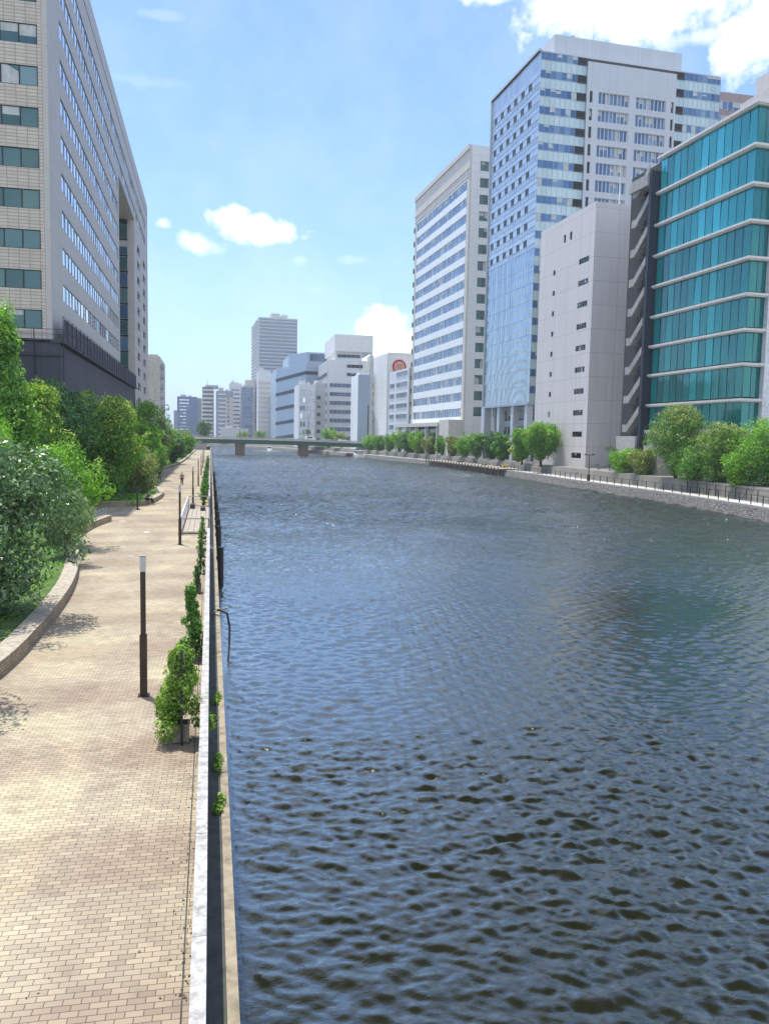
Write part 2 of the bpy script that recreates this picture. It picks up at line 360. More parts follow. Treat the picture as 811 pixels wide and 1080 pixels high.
LF = {
 'silver': leafmat('leaf_silver_green', (0.047, 0.107, 0.038), (0.095, 0.186, 0.077), (0.230, 0.329, 0.192), .32, .2),
 'dark': leafmat('leaf_dark_green', (0.034, 0.099, 0.029), (0.068, 0.180, 0.048), (0.136, 0.288, 0.065), .4, .25),
 'mid': leafmat('leaf_mid_green', (0.060, 0.159, 0.028), (0.112, 0.270, 0.043), (0.210, 0.413, 0.071)),
 'bright': leafmat('leaf_bright_green', (0.091, 0.220, 0.025), (0.169, 0.358, 0.037), (0.312, 0.524, 0.062)),
 'yellow': leafmat('leaf_yellow_green', (0.081, 0.157, 0.026), (0.243, 0.372, 0.051), (0.540, 0.600, 0.154)),
 'greygreen': leafmat('leaf_grey_green', (0.105, 0.159, 0.085), (0.180, 0.254, 0.143), (0.300, 0.398, 0.242)),
 'olive': leafmat('leaf_olive', (0.096, 0.144, 0.046), (0.224, 0.288, 0.091), (0.432, 0.458, 0.198)),
 'vine': leafmat('leaf_vine', (0.081, 0.186, 0.026), (0.203, 0.343, 0.051), (0.432, 0.544, 0.128)),
}

# ------------------------------------------------------------------ setting: water, land, promenade
def water_mesh():
    xs = np.concatenate([np.arange(.49, 14, .05), np.arange(14, 40, .12), np.arange(40, 73, .2)])
    ys = np.concatenate([np.arange(7.2, 22, .045), np.arange(22, 50, .09), np.arange(50, 96, .2), np.arange(96, 200, .42), np.arange(200, 430, .9)])
    X, Y = np.meshgrid(xs, ys); Z = np.zeros_like(X); rs = np.random.RandomState(7)
    wx = .31*X+.17*Y; wy = .9*Y-.5*X
    for k in range(96):
        if k < 60: lam = .17*(5.2**rs.rand()); w = np.clip(1.25-Y/(lam*130+25), 0, 1)
        else: lam = 1.3*(3.4**rs.rand()); w = np.clip((Y-35)/90, 0, 1)*1.5*np.clip((460-Y)/(lam*90), 0, 1)
        kk = 2*math.pi/lam; th = rs.normal(1.22, .62); ph = rs.rand()*6.28
        steep = .062*(1.0 if lam < .8 else .75)
        ws = kk*(X*math.cos(th)+Y*math.sin(th))+ph+1.6*np.sin(wx+k)+.9*np.sin(wy+2.1*k)
        Z += steep/kk*w*(np.sin(ws)+.28*np.cos(2*ws))
    gust = .8+.16*np.sin(.23*X+.13*Y+1)*np.sin(.11*X-.19*Y)+.14*np.sin(.07*X+.31*Y+2*np.sin(.2*X))
    gust += .18*np.sin(.021*Y+.06*X)*np.sin(.09*X-.013*Y+1.0)*np.clip((Y-60)/60, 0, 1)
    fade = np.clip((430-Y)/30, 0, 1)*np.clip((X-.49)/.3, 0, 1)*np.clip((Y-7.2)/.4, 0, 1)
    Z *= gust*fade
    n, m = Z.shape; V = np.stack([X, Y, Z], -1).reshape(-1, 3)
    idx = np.arange(n*m).reshape(n, m); q = np.stack([idx[:-1, :-1], idx[:-1, 1:], idx[1:, 1:], idx[1:, :-1]], -1).reshape(-1, 4)
    x0, x1, y0, y1 = xs[0], xs[-1], ys[0], ys[-1]; b = n*m
    ex = np.array([(-2500, -400, 0), (2500, -400, 0), (2500, 4000, 0), (-2500, 4000, 0)])
    c = [idx[0, 0], idx[0, -1], idx[-1, -1], idx[-1, 0]]
    ring = np.array([[b, b+1, c[1], c[0]], [b+1, b+2, c[2], c[1]], [b+2, b+3, c[3], c[2]], [b+3, b, c[0], c[3]]])
    V = np.concatenate([V, ex]); q = np.concatenate([q, ring]); k = len(q)
    me = bpy.data.meshes.new('water'); me.vertices.add(len(V)); me.vertices.foreach_set('co', V.ravel())
    me.loops.add(4*k); me.loops.foreach_set('vertex_index', q.ravel()); me.polygons.add(k)
    me.polygons.foreach_set('loop_start', np.arange(k)*4); me.polygons.foreach_set('loop_total', np.full(k, 4)); me.polygons.foreach_set('use_smooth', np.ones(k, bool))
    me.materials.append(M['water']); me.update(); return me
wt = bpy.data.objects.new('water', water_mesh()); col.objects.link(wt); wt.location = (0, 0, -2); tag(wt, kind='structure')
BANK = [(38, -120), (46, -40), (52, 8), (56.8, 45), (61.1, 78.7), (64.4, 104.6), (66.2, 141.6), (68.1, 164.8), (70.4, 200), (71.2, 235), (70.6, 274), (65.2, 344), (56, 431), (43, 520), (20, 640), (-60, 760), (-400, 900)]
def offset(pts, d):
    out = []
    for i, p in enumerate(pts):
        a = Vector(pts[max(i-1, 0)]); b = Vector(pts[min(i+1, len(pts)-1)]); t = (b-a).normalized(); n = Vector((t.y, -t.x))
        out.append((p[0]+n.x*d, p[1]+n.y*d))
    return out
def strip(mb, A, zA, B, zB, mi=0):
    for i in range(len(A)-1):
        mb.poly([(*A[i], zA), (*B[i], zB), (*B[i+1], zB), (*A[i+1], zA)], mi)
mb = MB()
O = {d: offset(BANK, d) for d in (0, .9, 1.5, 5.2, 5.6)}
strip(mb, BANK, -2.6, O[.9], -.75)
tag(mb.build('bank_revetment', M['rubble']), kind='structure')
mb = MB(); strip(mb, O[.9], -.75, O[.9], -.5); strip(mb, O[.9], -.5, O[1.5], -.5); strip(mb, O[1.5], -.5, O[1.5], -.62)
tag(mb.build('bank_kerb', M['grey_conc']), kind='structure')
mb = MB(); strip(mb, O[1.5], -.6, O[5.2], -.6)
tag(mb.build('riverside_walkway', M['pale_conc']), kind='structure')
mb = MB(); strip(mb, O[5.2], -.6, O[5.6], 1.2)
pts = [(*p, 1.2) for p in O[5.6]]
mb.poly(pts + [(-400, 3990, 1.2), (2490, 3990, 1.2), (2490, -120, 1.2)])
tag(mb.build('right_bank_ground', M['land']), kind='structure')
# left land: one sheet
mb = MB(); mb.box(-2490, -.2, -120, 372, -4, -.004); mb.prism([(-2490, 372), (-.2, 372), (-2, 430), (-30, 520), (-120, 640), (-600, 800), (-2490, 800)], -4, 1.5)
tag(mb.build('left_bank_ground', M['land']), kind='structure')
mb = MB(); mb.box(-40, -.2, -20, 372, -.3, 0)
tag(mb.build('promenade', M['paving']), kind='structure')

# seawall
for k_ in range(1):
    mb = MB(); mb.box(-.335, -.315, -20, 355, -.02, .004); tag(mb.build('drain_channel', M['dark_conc']), kind='structure')
sw = empty('seawall', (-.12, 8, 0), 0, 'long low concrete wall with white coping beside the brick promenade and river', 'wall')
mb = MB()
for a, b in ((-28, 43.6), (65.5, 355)): mb.box(-.075, .065, a, b, -.6, .78)
mb.build('wall_face', M['river_wall'], sw)
rnd = random.Random(3); cps = [MB(), MB()]; y = -28.0
while y < 355:
    mb = cps[0 if y < 50 else 1]
    y2 = y+2.4
    if not (43.5 < y2 and y < 65.5):
        mb.box(-.085, .075, y+.006, y2-.006, .782+rnd.uniform(-.002, .002), .9+rnd.uniform(-.003, .003))
    y = y2
pass
for mb in cps: mb.build('coping', M['white_conc'], sw)
mb = MB(); mb.box(-.085, .319, -28, 355, -3.5, -.62); mb.build('shadow_toned_lower_wall', M['river_wall'], sw)  # dark top has the wall's cast shadow on the ledge in its colour
mb = MB(); mb.box(.32, .47, -28, 355, -3.5, -.6); mb.build('ledge', M['tan_conc'], sw)

# planting beds with brick retaining kerbs
def smooth_path(pts, n=5):
    P = [Vector(p) for p in pts]; out = []
    for i in range(len(P)-1):
        p0 = P[max(i-1, 0)]; p1 = P[i]; p2 = P[i+1]; p3 = P[min(i+2, len(P)-1)]
        for k in range(n):
            t = k/n; out.append(.5*((2*p1)+(-p0+p2)*t+(2*p0-5*p1+4*p2-p3)*t*t+(-p0+3*p1-3*p2+p3)*t**3))
    out.append(P[-1]); return [(p.x, p.y) for p in out]
KA = smooth_path([(-13, 11), (-8.5, 14), (-6.5, 18), (-5.5, 22), (-5.3, 27), (-5.5, 34), (-6.2, 40.5), (-7.2, 46), (-7.9, 52), (-7.8, 58), (-7.2, 62.6)])
KB = smooth_path([(-13, 74.9), (-9.5, 75.0), (-7.4, 75.3), (-5.9, 76.4), (-5.2, 80), (-4.9, 86), (-5.1, 92), (-6.4, 99), (-9, 105), (-13, 110)])
KC = smooth_path([(-15, 112), (-12.6, 120), (-10.4, 132), (-8.3, 155), (-6.8, 181), (-6.2, 230), (-6.2, 300), (-6.2, 350)])
def bed(name, K, label, endy):
    inner = offset(K, -.55)
    mid = K
    root = empty(name, (K[len(K)//2][0], K[len(K)//2][1], 0), 0, label, 'wall')
    ox, oy = root.location.x, root.location.y
    rel = lambda P: [(p[0]-ox, p[1]-oy) for p in P]
    mb = MB(); strip(mb, rel(inner), 0.0, rel(inner), .40); strip(mb, rel(inner), .40, rel(mid), .40); strip(mb, rel(mid), .40, rel(mid), -.02)
    a, b = rel([K[-1]])[0], rel([inner[-1]])[0]; mb.poly([(*a, -.02), (*b, -.02), (*b, .4), (*a, .4)])
    mb.build('brick_face', M['curb_brick'], root)
    mb = MB()
    o2 = offset(K, .025); i2 = offset(K, -.57)
    strip(mb, rel(o2), .445, rel(i2), .445); strip(mb, rel(o2), .402, rel(o2), .445); strip(mb, rel(i2), .445, rel(i2), .35)
    for f in range(len(mb.f)): mb.f[f] = tuple(reversed(mb.f[f]))
    mb.build('cap', M['curb_top'], root)
    g = MB(); P = [(*p, .38) for p in offset(K, -.5)]
    g.poly([(-40, K[0][1], .38)] + P + [(-40, endy, .38)])
    return g
g = bed('planter_kerb', KA, 'near curved brick planter wall with pale cap at the left edge of the promenade', 62.6); tag(g.build('planting_bed', M['turf']), kind='structure')
g = bed('planter_kerb', KB, 'curved brick planter wall where a person sits, in the middle distance', 110); tag(g.build('planting_bed', M['turf']), kind='structure')
g = bed('planter_kerb', KC, 'farthest planter wall running along the promenade toward the bridge', 350); tag(g.build('planting_bed', M['turf']), kind='structure')

# ------------------------------------------------------------------ foliage
def leaves_mesh(name, cents, mat, n, size, seed, shell=.55, asp=.5, up=.3, flat=1.0):
    """cents: list (x,y,z,r). rhombic leaves spread over the shells of the clumps"""
    rs = np.random.RandomState(seed); c = np.array(cents, float)
    wgt = c[:, 3]**2; wgt /= wgt.sum(); k = rs.choice(len(c), n, p=wgt)
    d = rs.normal(size=(n, 3)); d /= np.linalg.norm(d, axis=1)[:, None]
    rr = c[k, 3]*(shell+(1.12-shell)*rs.rand(n)**.6)
    stray = rs.rand(n) < .05; rr[stray] *= 1.25
    pos = c[k, :3]+d*rr[:, None]*np.array([1, 1, flat])
    nr = d+rs.normal(size=(n, 3))*.55+np.array([0, 0, up]); nr /= np.linalg.norm(nr, axis=1)[:, None]
    t = rs.normal(size=(n, 3)); t -= (t*nr).sum(1)[:, None]*nr; t /= np.linalg.norm(t, axis=1)[:, None]
    t[:, 2] -= .25; b = np.cross(nr, t); s = size*(.6+.8*rs.rand(n))[:, None]
    fold = nr*s*.12
    V = np.stack([pos-t*s*.5, pos+b*s*asp*.5+fold-t*s*.05, pos+t*s*.5, pos-b*s*asp*.5+fold-t*s*.05], 1).reshape(-1, 3)
    me = bpy.data.meshes.new(name); me.vertices.add(4*n); me.vertices.foreach_set('co', V.ravel())
    me.loops.add(4*n); me.loops.foreach_set('vertex_index', np.arange(4*n)); me.polygons.add(n)
    me.polygons.foreach_set('loop_start', np.arange(n)*4); me.polygons.foreach_set('loop_total', np.full(n, 4))
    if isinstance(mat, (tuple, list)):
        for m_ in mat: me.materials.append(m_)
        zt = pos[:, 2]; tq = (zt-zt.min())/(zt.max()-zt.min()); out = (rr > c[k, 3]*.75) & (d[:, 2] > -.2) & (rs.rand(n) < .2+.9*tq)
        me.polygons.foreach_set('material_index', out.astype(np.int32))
    else: me.materials.append(mat)
    me.update(); me.validate(); return me
def tree(name, x, y, z0, h, r, mat, n, size, label, cat='tree', seed=1, group=None, crown0=.25, clumps=26, shape='round', trunk_r=None, flat=1, core=True, crown_label=None):
    rnd = random.Random(seed); root = empty(name, (x, y, z0), rnd.uniform(0, 6), label, cat, group)
    cz0 = h*crown0; ch = h-cz0; cents = []
    rx = r if not isinstance(r, tuple) else r[0]
    for i in range(clumps):
        for _ in range(60):
            a = rnd.uniform(0, 2*math.pi); t = rnd.random()
            if shape == 'cone': lim = rx*(1-t)**.8*(.35+.65*min(1, t*5)) + rx*.06
            elif shape == 'vine': lim = rx*((1-t)**1.1)+.06
            else: lim = rx*math.sqrt(max(0, 1-(2*t-1)**2))*(1.0 if t > .4 else .92)
            q = math.sqrt(rnd.random())
            cr = rx*rnd.uniform(.20, .36)*(1 if shape == 'round' else .75)
            if shape == 'vine': cr = rx*rnd.uniform(.2, .34)
            qq = q*max(lim-cr*.8, 0)
            p = (math.cos(a)*qq, math.sin(a)*qq, cz0+t*ch*.94+.03*ch)
            if p[2]+cr > h*1.04 or q < .35: continue
            cents.append((*p, cr)); break
    if shape == 'round':
        for _ in range(clumps//3):
            a = rnd.uniform(0, 2*math.pi); t = rnd.uniform(.3, 1.0); lim = rx*math.sqrt(max(0, 1-(2*t-1)**2))*rnd.uniform(.95, 1.12)
            cents.append((math.cos(a)*lim*.93, math.sin(a)*lim*.93, cz0+t*ch, rx*rnd.uniform(.09, .15)))
    if core: cents += [(rnd.gauss(0, rx*.15), rnd.gauss(0, rx*.15), cz0+ch*(.35+.1*k), rx*.42*(1 if shape == 'round' else .6)) for k in range(3)]
    me = leaves_mesh('crown', cents, mat, n, size, seed+5, flat=flat)
    c = inst('crown', me, root)
    if crown_label: c['label'] = crown_label
    mb = MB(); tr = trunk_r or max(.04, r*.055)
    top = cz0+ch*.6; pts = [(rnd.gauss(0, .02*h)*k/4, rnd.gauss(0, .02*h)*k/4, top*k/4) for k in range(5)]
    pts[0] = (0, 0, -.1)
    mb.tube(pts, [tr*1.35, tr, tr*.85, tr*.6, tr*.3], 8)
    big = [q for q in cents if q[3] > rx*.19 and math.hypot(q[0], q[1]) < rx*.8] or cents
    for c_ in rnd.sample(big, min(9, len(big))):
        s = pts[rnd.choice([2, 3])]; m_ = ((s[0]+c_[0])/2, (s[1]+c_[1])/2, (s[2]+c_[2])/2+.03*h)
        mb.tube([s, m_, c_[:3]], [tr*.5, tr*.3, tr*.12], 5)
    mb.build('trunk', M['bark'], root, True)
    return root

# ------------------------------------------------------------------ building materials
M['tile_tan'] = panelled('tan_tile', (.57, .50, .42), (.32, .27, .22), .9, .3, .035, .6, .07, patch=.05)
M['fin_grey'] = panelled('grey_cladding', (.50, .47, .44), (.38, .355, .335), 1.8, 1.77, .02, .6, .03, patch=.04)
M['mesh_dark'] = panelled('dark_scaffold_sheet', (.05, .055, .075), (.03, .033, .045), 1.8, 3.4, .05, .7, .15, patch=.15)
M['pink_conc'] = panelled('pinkish_concrete', (.68, .64, .62), (.50, .47, .46), 5.2, 4.5, .05, .8, .02, patch=.06)
M['off_white'] = panelled('off_white_panel', (.74, .74, .71), (.52, .52, .5), 3.2, 2.43, .035, .6, .02, patch=.04)
M['white_panel'] = plain('white_panel', (.84, .86, .85), .45, var=.04, streak=.04)
M['tower_conc'] = panelled('blue_grey_panel', (.50, .53, .57), (.40, .42, .46), 2.2, 4.0, .03, .6, .02, patch=.04)
M['beige'] = plain('beige_render', (.64, .61, .55), .75)
M['pinkbrown'] = plain('pinkish_brown_render', (.36, .27, .26), .75)
M['slab_white'] = plain('white_slab', (.68, .66, .63), .5, var=.05, streak=.06)
M['navy'] = plain('navy_metal', (.02, .028, .05), .55)
M['stair_conc'] = plain('stair_concrete', (.42, .41, .39), .8, streak=.15)
M['far_blue'] = plain('far_blue_wall', (.12, .18, .30), .6)
M['far_grey'] = plain('far_grey_wall', (.52, .53, .54), .7)
M['far_beige'] = plain('far_beige_wall', (.62, .57, .52), .7)
M['far_white'] = plain('far_white_wall', (.72, .74, .75), .6)
M['far_slate'] = plain('far_slate_wall', (.30, .33, .38), .6)
M['far_tan'] = plain('far_tan_wall', (.58, .58, .52), .7)
M['steel'] = plain('blue_grey_steel', (.36, .44, .53), .4, .4, streak=.05)
G = {
 'sky': glass('reflective_glass', (.45, .54, .62), (.72, .80, .88), metal=.9),
 'green': glass('green_office_glass', (.02, .07, .07), (.10, .20, .19), metal=.35, c3=(.2, .3, .29)),
 'blue': glass('blue_office_glass', (.04, .10, .20), (.10, .20, .34), metal=.4, c3=(.2, .3, .4)),
 'teal': glass('teal_curtain_glass', (.0, .21, .21), (.005, .35, .36), .08, .3, c3=(.03, .46, .50)),
 'tealdark': glass('dark_teal_glass', (.0, .13, .13), (.0, .22, .21), .06, .3, c3=(.01, .32, .32)),
 'dark': glass('dark_window_glass', (.01, .015, .02), (.04, .05, .06), metal=.3),
 'curtain': glass('blue_curtain_wall', (.30, .37, .42), (.42, .48, .52), metal=.75),
 'palegreen': glass('pale_green_spandrel', (.36, .48, .47), (.52, .62, .60), .2, .25),
 'farblue': glass('far_blue_glass', (.05, .10, .18), (.12, .18, .28), metal=.4),
}
BL = [G['green'], G['blue'], G['dark']]
def band(B, F, u0, u1, z0, z1, step, gm, fm, rnd, d=.03, mull=.07, name='window_band', proud=.07, rails=True, sub=True):
    """one storey's ribbon window: mullions + panes"""
    g = MB(); f = MB(); n = max(1, round((u1-u0)/step)); s = (u1-u0)/n
    for i in range(n):
        F.pane(g, u0+i*s, u0+(i+1)*s, z0, z1, d, rnd)
        if sub and gm in BL and rnd.random() < .3:
            F.pane(g, u0+i*s+.06, u0+(i+1)*s-.06, z1-(z1-z0)*rnd.choice([.3, .45, .6, .95]), z1-.03, d+.008, None, mi=1)
        if i: F.box(f, u0+i*s-mull/2, u0+i*s+mull/2, z0+.06, z1-.06, d+.012, d+proud)
    if rails:
        for a, b in ((z0, z0+.06), (z1-.06, z1)): F.box(f, u0, u1, a, b, d+.012, d+proud)
    F.box(f, u0, u0+mull, z0+.06, z1-.06, d+.012, d+proud); F.box(f, u1-mull, u1, z0+.06, z1-.06, d+.012, d+proud)
    o = f.build(name, fm, B)
    g.build('panes', [gm, M['blind']], o)
    return o
def recess(mb, F, openings, u0, u1, z0, z1, depth, mi=0):
    """a wall skin of real thickness with rectangular openings (rows of equal z)"""
    rows = sorted(set((a[2], a[3]) for a in openings)); z = z0
    for (ra, rb) in rows:
        if ra > z: F.box(mb, u0, u1, z, ra, 0, depth, mi)
        u = u0
        for o in sorted(a for a in openings if (a[2], a[3]) == (ra, rb)):
            if o[0] > u: F.box(mb, u, o[0], ra, rb, 0, depth, mi)
            u = o[1]
        if u < u1: F.box(mb, u, u1, ra, rb, 0, depth, mi)
        z = rb
    if z < z1: F.box(mb, u0, u1, z, z1, 0, depth, mi)
TH = R_(2.07)
def rpos(L_, px, py): # corner on the line parallel to the right bank at inland offset L_
    th = -TH; v = np.array([math.cos(th), -math.sin(th)]); r = RW @ np.array([(px-CX)/FP, -(py-CY)/FP, -1.0]); s = L_/(r[:2] @ v)
    return float(r[0]*s), float(r[1]*s)

# ---- big office block on the left -----------------------------------
def left_office():
    rnd = random.Random(11)
    B = empty('office_building', (-14.2, 80, 0), 0, 'huge tan tiled office block with giant portal opening and dark netting around its base', 'building')
    H = 58.3; zr = [20.2+3.55*k for k in range(10)]
    c = MB()
    c.box(-38, -.5, .5, 57, 0, H-.2); c.box(-38, -.5, 84, 116.5, 0, H-.2); c.box(-38, -.5, 57, 84, 47.2, H-.2)
    c.build('structure_core', M['dark_conc'], B)
    R = Face('R', -.5); w_ = MB()
    op = [(6.0, 55.5, z-.85, z+.85) for z in zr[:8]]
    recess(w_, R, op, 0, 57.4, 14.0, 47.0, .5)
    recess(w_, R, [(6.0, 110, z-.85, z+.85) for z in zr[8:]], 0, 117.2, 47.0, 55.6, .5)
    R.box(w_, .0, 117.2, 55.9, H, 0, .5); R.box(w_, 0, 57.4, 0, 14.0, 0, .3)
    # soffit and jambs of the portal
    w_.box(-38, -.502, 57.0, 84.0, 46.9, 47.19)
    w_.box(-38, -.5, 57.02, 57.4, 0, 46.9)
    w_.build('river_wall', M['fin_grey'], B)
    p_ = MB(); R.box(p_, .03, 117.1, 55.6, 55.9, -.1, .3); p_.build('parapet_joint', M['dark_conc'], B)
    for z in zr[:8]: band(B, R, 6.0, 55.5, z-.85, z+.85, 1.9, G['sky'], M['grey_conc'], rnd, .42, .09)
    for z in zr[8:]: band(B, R, 6.0, 110, z-.85, z+.85, 1.9, G['sky'], M['grey_conc'], rnd, .42, .09)
    C = Face('C', .5); w_ = MB(); zc = [16.75+3.55*k for k in range(11)]
    recess(w_, C, [(-38, -.85, z-.85, z+.85) for z in zc], -38, -.52, 14.0, H, .5)
    C.box(w_, -38, -.52, 0, 14.0, 0, .3)
    w_.build('tiled_end_wall', M['tile_tan'], B)
    for z in zc: band(B, C, -36.5, -.85, z-.85, z+.85, 1.55, G['green'], M['dark_metal'], rnd, .38, .09)
    # dark protective sheeting with scaffold poles round the lower floors
    s = MB(); s.box(-38, .8, -.9, -.8, 0, 14.6); s.box(.7, .8, -.79, 74, 0, 14.4); s.build('scaffold_sheet', M['mesh_dark'], B)
    d = MB(); d.box(.02, 1.2, -1.1, 75, 14.6, 14.75); d.box(-38, 1.2, -1.1, -.02, 14.76, 14.9); d.box(.95, 1.02, .3, 74, 14.9, 16.9)
    d.build('scaffold_deck', M['mesh_dark'], B)
    q = MB()
    for k in range(30): q.tube([(1.1, -1.0+2.5*k, 14.7), (1.1, -1.0+2.5*k, 17.0)], .035, 5)
    for k in range(15): q.tube([(1.1-2.5*k, -1.0, 0), (1.1-2.5*k, -1.0, 15.8)], .05, 5)
    for z in (3.4, 6.8, 10.2, 13.4): q.tube([(-38, -1.0, z), (1.1, -1.0, z)], .05, 5)
    for z in (15.35, 15.8): q.tube([(-38, -1.0, z), (1.1, -1.0, z)], .025, 5)
    for z in (16.0, 17.0): q.tube([(1.1, -1.0, z), (1.1, 71.5, z)], .025, 5)
    q.build('scaffold_poles', M['dark_metal'], B)
    # second wing: glazed side toward the portal
    C2 = Face('C', 84.0)
    z = 1.0
    while z < 46: band(B, C2, -30, -1.2, z+.35, z+3.0-.05, 1.6, G['green'] if int(z) % 2 else G['blue'], M['steel'], rnd, .25, .1, 'glazed_storey'); z += 3.0
    j = MB(); C2.box(j, -1.2, -.0, 0, 46.9, 0, .3); C2.box(j, -38, -30, 0, 46.9, 0, .3); j.build('corner_pier', M['fin_grey'], B)
    w_ = MB(); zs = [4+3.0*k for k in range(14)]; ops = []
    for z in zs: ops += [(90, 96, z-.8, z+.8), (104, 110, z-.8, z+.8)]
    recess(w_, R, ops, 84.0, 117.2, 0, 47.0, .5); w_.build('wing_wall', M['fin_grey'], B)
    for z in zs:
        for u in (90, 104): band(B, R, u, u+6, z-.8, z+.8, 2, G['blue'], M['dark_metal'], rnd, .1, .1, 'window')
    return B
left_office()

def far_left():
    rnd = random.Random(4); p = at(155, 440, 262)
    B = empty('apartment_building', (p.x, 262, 0), 0, 'plain grey beige slab building just beyond the big office block on the left', 'building')
    c = MB(); c.box(-20, 4.0, 0, 30, 0, 30.5); c.box(-20, 3.4, .5, 30, 30.5, 31.1); c.build('wall', M['far_beige'], B)
    for k in range(8):
        m = MB(); m.box(4.0, 4.9, 2, 12, 5+3.2*k, 6+3.2*k); m.build('balcony', M['far_grey'], B)
far_left()

# ---- teal glass office ------------------------------------------------
def teal_office():
    rnd = random.Random(21); pass
    x, y = rpos(81.4, 777.6, 471)
    B = empty('glass_office_building', (x, y, .67), TH, 'teal glass office block with white floor ledges and a stair tower at its far side', 'building'); B.scale = (1.1, 1.1, 1.1)
    Z = [7.0, 11.4, 16.2, 20.8, 25.5, 30.3, 35.1, 39.9, 44.9, 50.3]; Ln = 22.3
    c = MB(); c.box(.4, 40, .4, Ln+9, 0, 50.0); c.build('core', M['dark_conc'], B)
    c = MB(); c.box(3.0, 40, -.6, .39, 0, 49.6); c.build('side_wall', M['far_white'], B)
    Lf = Face('L', .35); C = Face('C', .35)
    for k in range(9):
        z0, z1 = Z[k]+.5, Z[k+1]-.12
        gm = G['teal'] if k >= 6 else G['tealdark']
        band(B, Lf, .0, Ln, z0, z1, 1.72, gm, M['navy'], rnd, .12, .05, 'glazed_storey', .04)
        band(B, C, .24, 2.99, z0, z1, 1.4, G['tealdark'], M['navy'], rnd, .12, .05, 'glazed_return', .04)
        if k < 9:
            for u in [1.72*j+.86 for j in range(0)]: pass
    for k, z in enumerate(Z):
        m = MB(); t = .5 if k else .9
        m.box(-.45, 42, -.55, Ln+.25, z, z+t*.62); m.box(-.25, 42, -.35, Ln+.1, z-.16, z-.003)
        if k == 9: m.box(-.1, 42, -.2, Ln, z+t*.62, z+t*.62+.25)
        m.build('floor_ledge', M['slab_white'], B)
    m = MB(); m.box(.0, 40, .0, Ln, 0, 6.8); m.build('base_storey', M['pale_conc'], B)
    m = MB(); m.box(-1.25, .3, Ln+.27, Ln+.9, 0, 48.6); m.build('fin_wall', M['navy'], B)
    # escape stair
    st = MB(); z = 2.4; pit = 4.8; k = 0; a, b = Ln+1.0, Ln+5.6
    while z < 46:
        for (x0, x1) in ((-1.25, -1.1),):
            m = MB()
            m.poly([(x0, a, z+pit*.62), (x0, b-1.2, z), (x0, b-1.2, z+1.25), (x0, a, z+pit*.62+1.25)][::-1])
            i0 = len(m.v)
            m.v += [(x1, a, z+pit*.62), (x1, b-1.2, z), (x1, b-1.2, z+1.25), (x1, a, z+pit*.62+1.25)]
            m.f += [(i0, i0+1, i0+2, i0+3), (0, 3, i0+3, i0), (0, i0, i0+1, 1), (1, i0+1, i0+2, 2), (3, 2, i0+2, i0+3)]; m.m += [0]*5
            m.box(x0, x1, b-1.2, b, z, z+1.25); m.box(x0, .3, b, b+.15, z, z+1.25)
            # treads
            for q in range(12):
                yy = a+(b-1.2-a)*q/12; zz = z+.15+pit*.62*(1-q/12)
                m.box(-1.08, -.1, yy, yy+.38, zz-.2, zz)
            m.box(-1.08, .35, b-1.2, b-.01, z, z+.18)
            m.build('stair_flight', M['stair_conc'], B)
        z += pit
    m = MB(); m.box(-1.7, .35, Ln+.9, b+.6, 46.4, 47.4); m.box(-1.6, .35, Ln+1.0, b+.4, 47.4, 48.2); m.build('stair_roof', M['stair_conc'], B)
    m = MB(); m.box(-1.5, .2, Ln+1.2, b+1.5, -.4, 6.5); m.build('stair_base', M['pale_conc'], B)
teal_office()

# ---- pinkish concrete block -------------------------------------------
def pink_block():
    rnd = random.Random(31); x, y = rpos(83.6, 618, 464)
    B = empty('concrete_building', (x, y, .67), TH, 'pinkish grey concrete block with few narrow slit windows beside the tallest tower', 'building'); B.scale = (1.1, 1.1, 1.1)
    H = 50.6; D = 23.9; W = 18
    c = MB(); c.box(.3, W, 3.3, D, 0, H-.6); c.box(.3, 7.0, .3, 3.3, 0, H-.6); c.build('core', M['dark_conc'], B)
    w_ = MB(); Lf = Face('L', .3); ops = []
    rows = [2.2+4.2*k for k in range(10)]
    for k, z in enumerate(rows):
        ops.append((1.9, 6.0, z, z+1.05))
        if k >= 2: ops.append((16.2, 17.3, z, z+1.05))
    recess(w_, Lf, ops, 0, D, 0, 44.2, .3)
    recess(w_, Lf, [(9.3, 10.3, 45.7, 47.3), (12, 13, 45.7, 47.3)], 0, D, 44.2, H, .3)
    w_.box(.301, 7.0, 0, .3, 0, H-.1); w_.box(7.0, 7.4, .002, 3.3, 0, H-.1); w_.box(.3, W, .31, D, H-.6, H-.15); w_.box(.3, W, D, D+.2, 0, H)
    w_.build('wall', M['pink_conc'], B)
    w_ = MB(); C = Face('C', 3.3); rw = [2.8+4.2*k for k in range(11)]
    recess(w_, C, [(8.0, 15, z, z+2.0) for z in rw], 7.4, W, 0, H, .3); w_.build('recessed_wall', M['stair_conc'], B)
    for z in rw: band(B, C, 8.0, 15, z, z+2, 1.3, G['dark'], M['dark_metal'], rnd, .05, .08, 'window')
    for o in ops+[(9.3, 10.3, 45.7, 47.3), (12, 13, 45.7, 47.3)]:
        band(B, Lf, *o, 1.0, G['dark'], M['dark_metal'], rnd, .06, .07, 'window')
    m = MB(); m.tube([(7, 4, H-.2), (7, 4, H+9)], [.16, .06], 6); m.build('roof_mast', M['white_paint'], B)
    m = MB()
    for a in (0, 1.4): m.tube([(5.5+a, 5, H-.2), (5.5+a, 5, H+2.5)], .05, 5)
    m.tube([(5.5, 5, H+2.4), (6.9, 5, H+2.4)], .05, 5); m.build('roof_aerial', M['steel'], B)
pink_block()

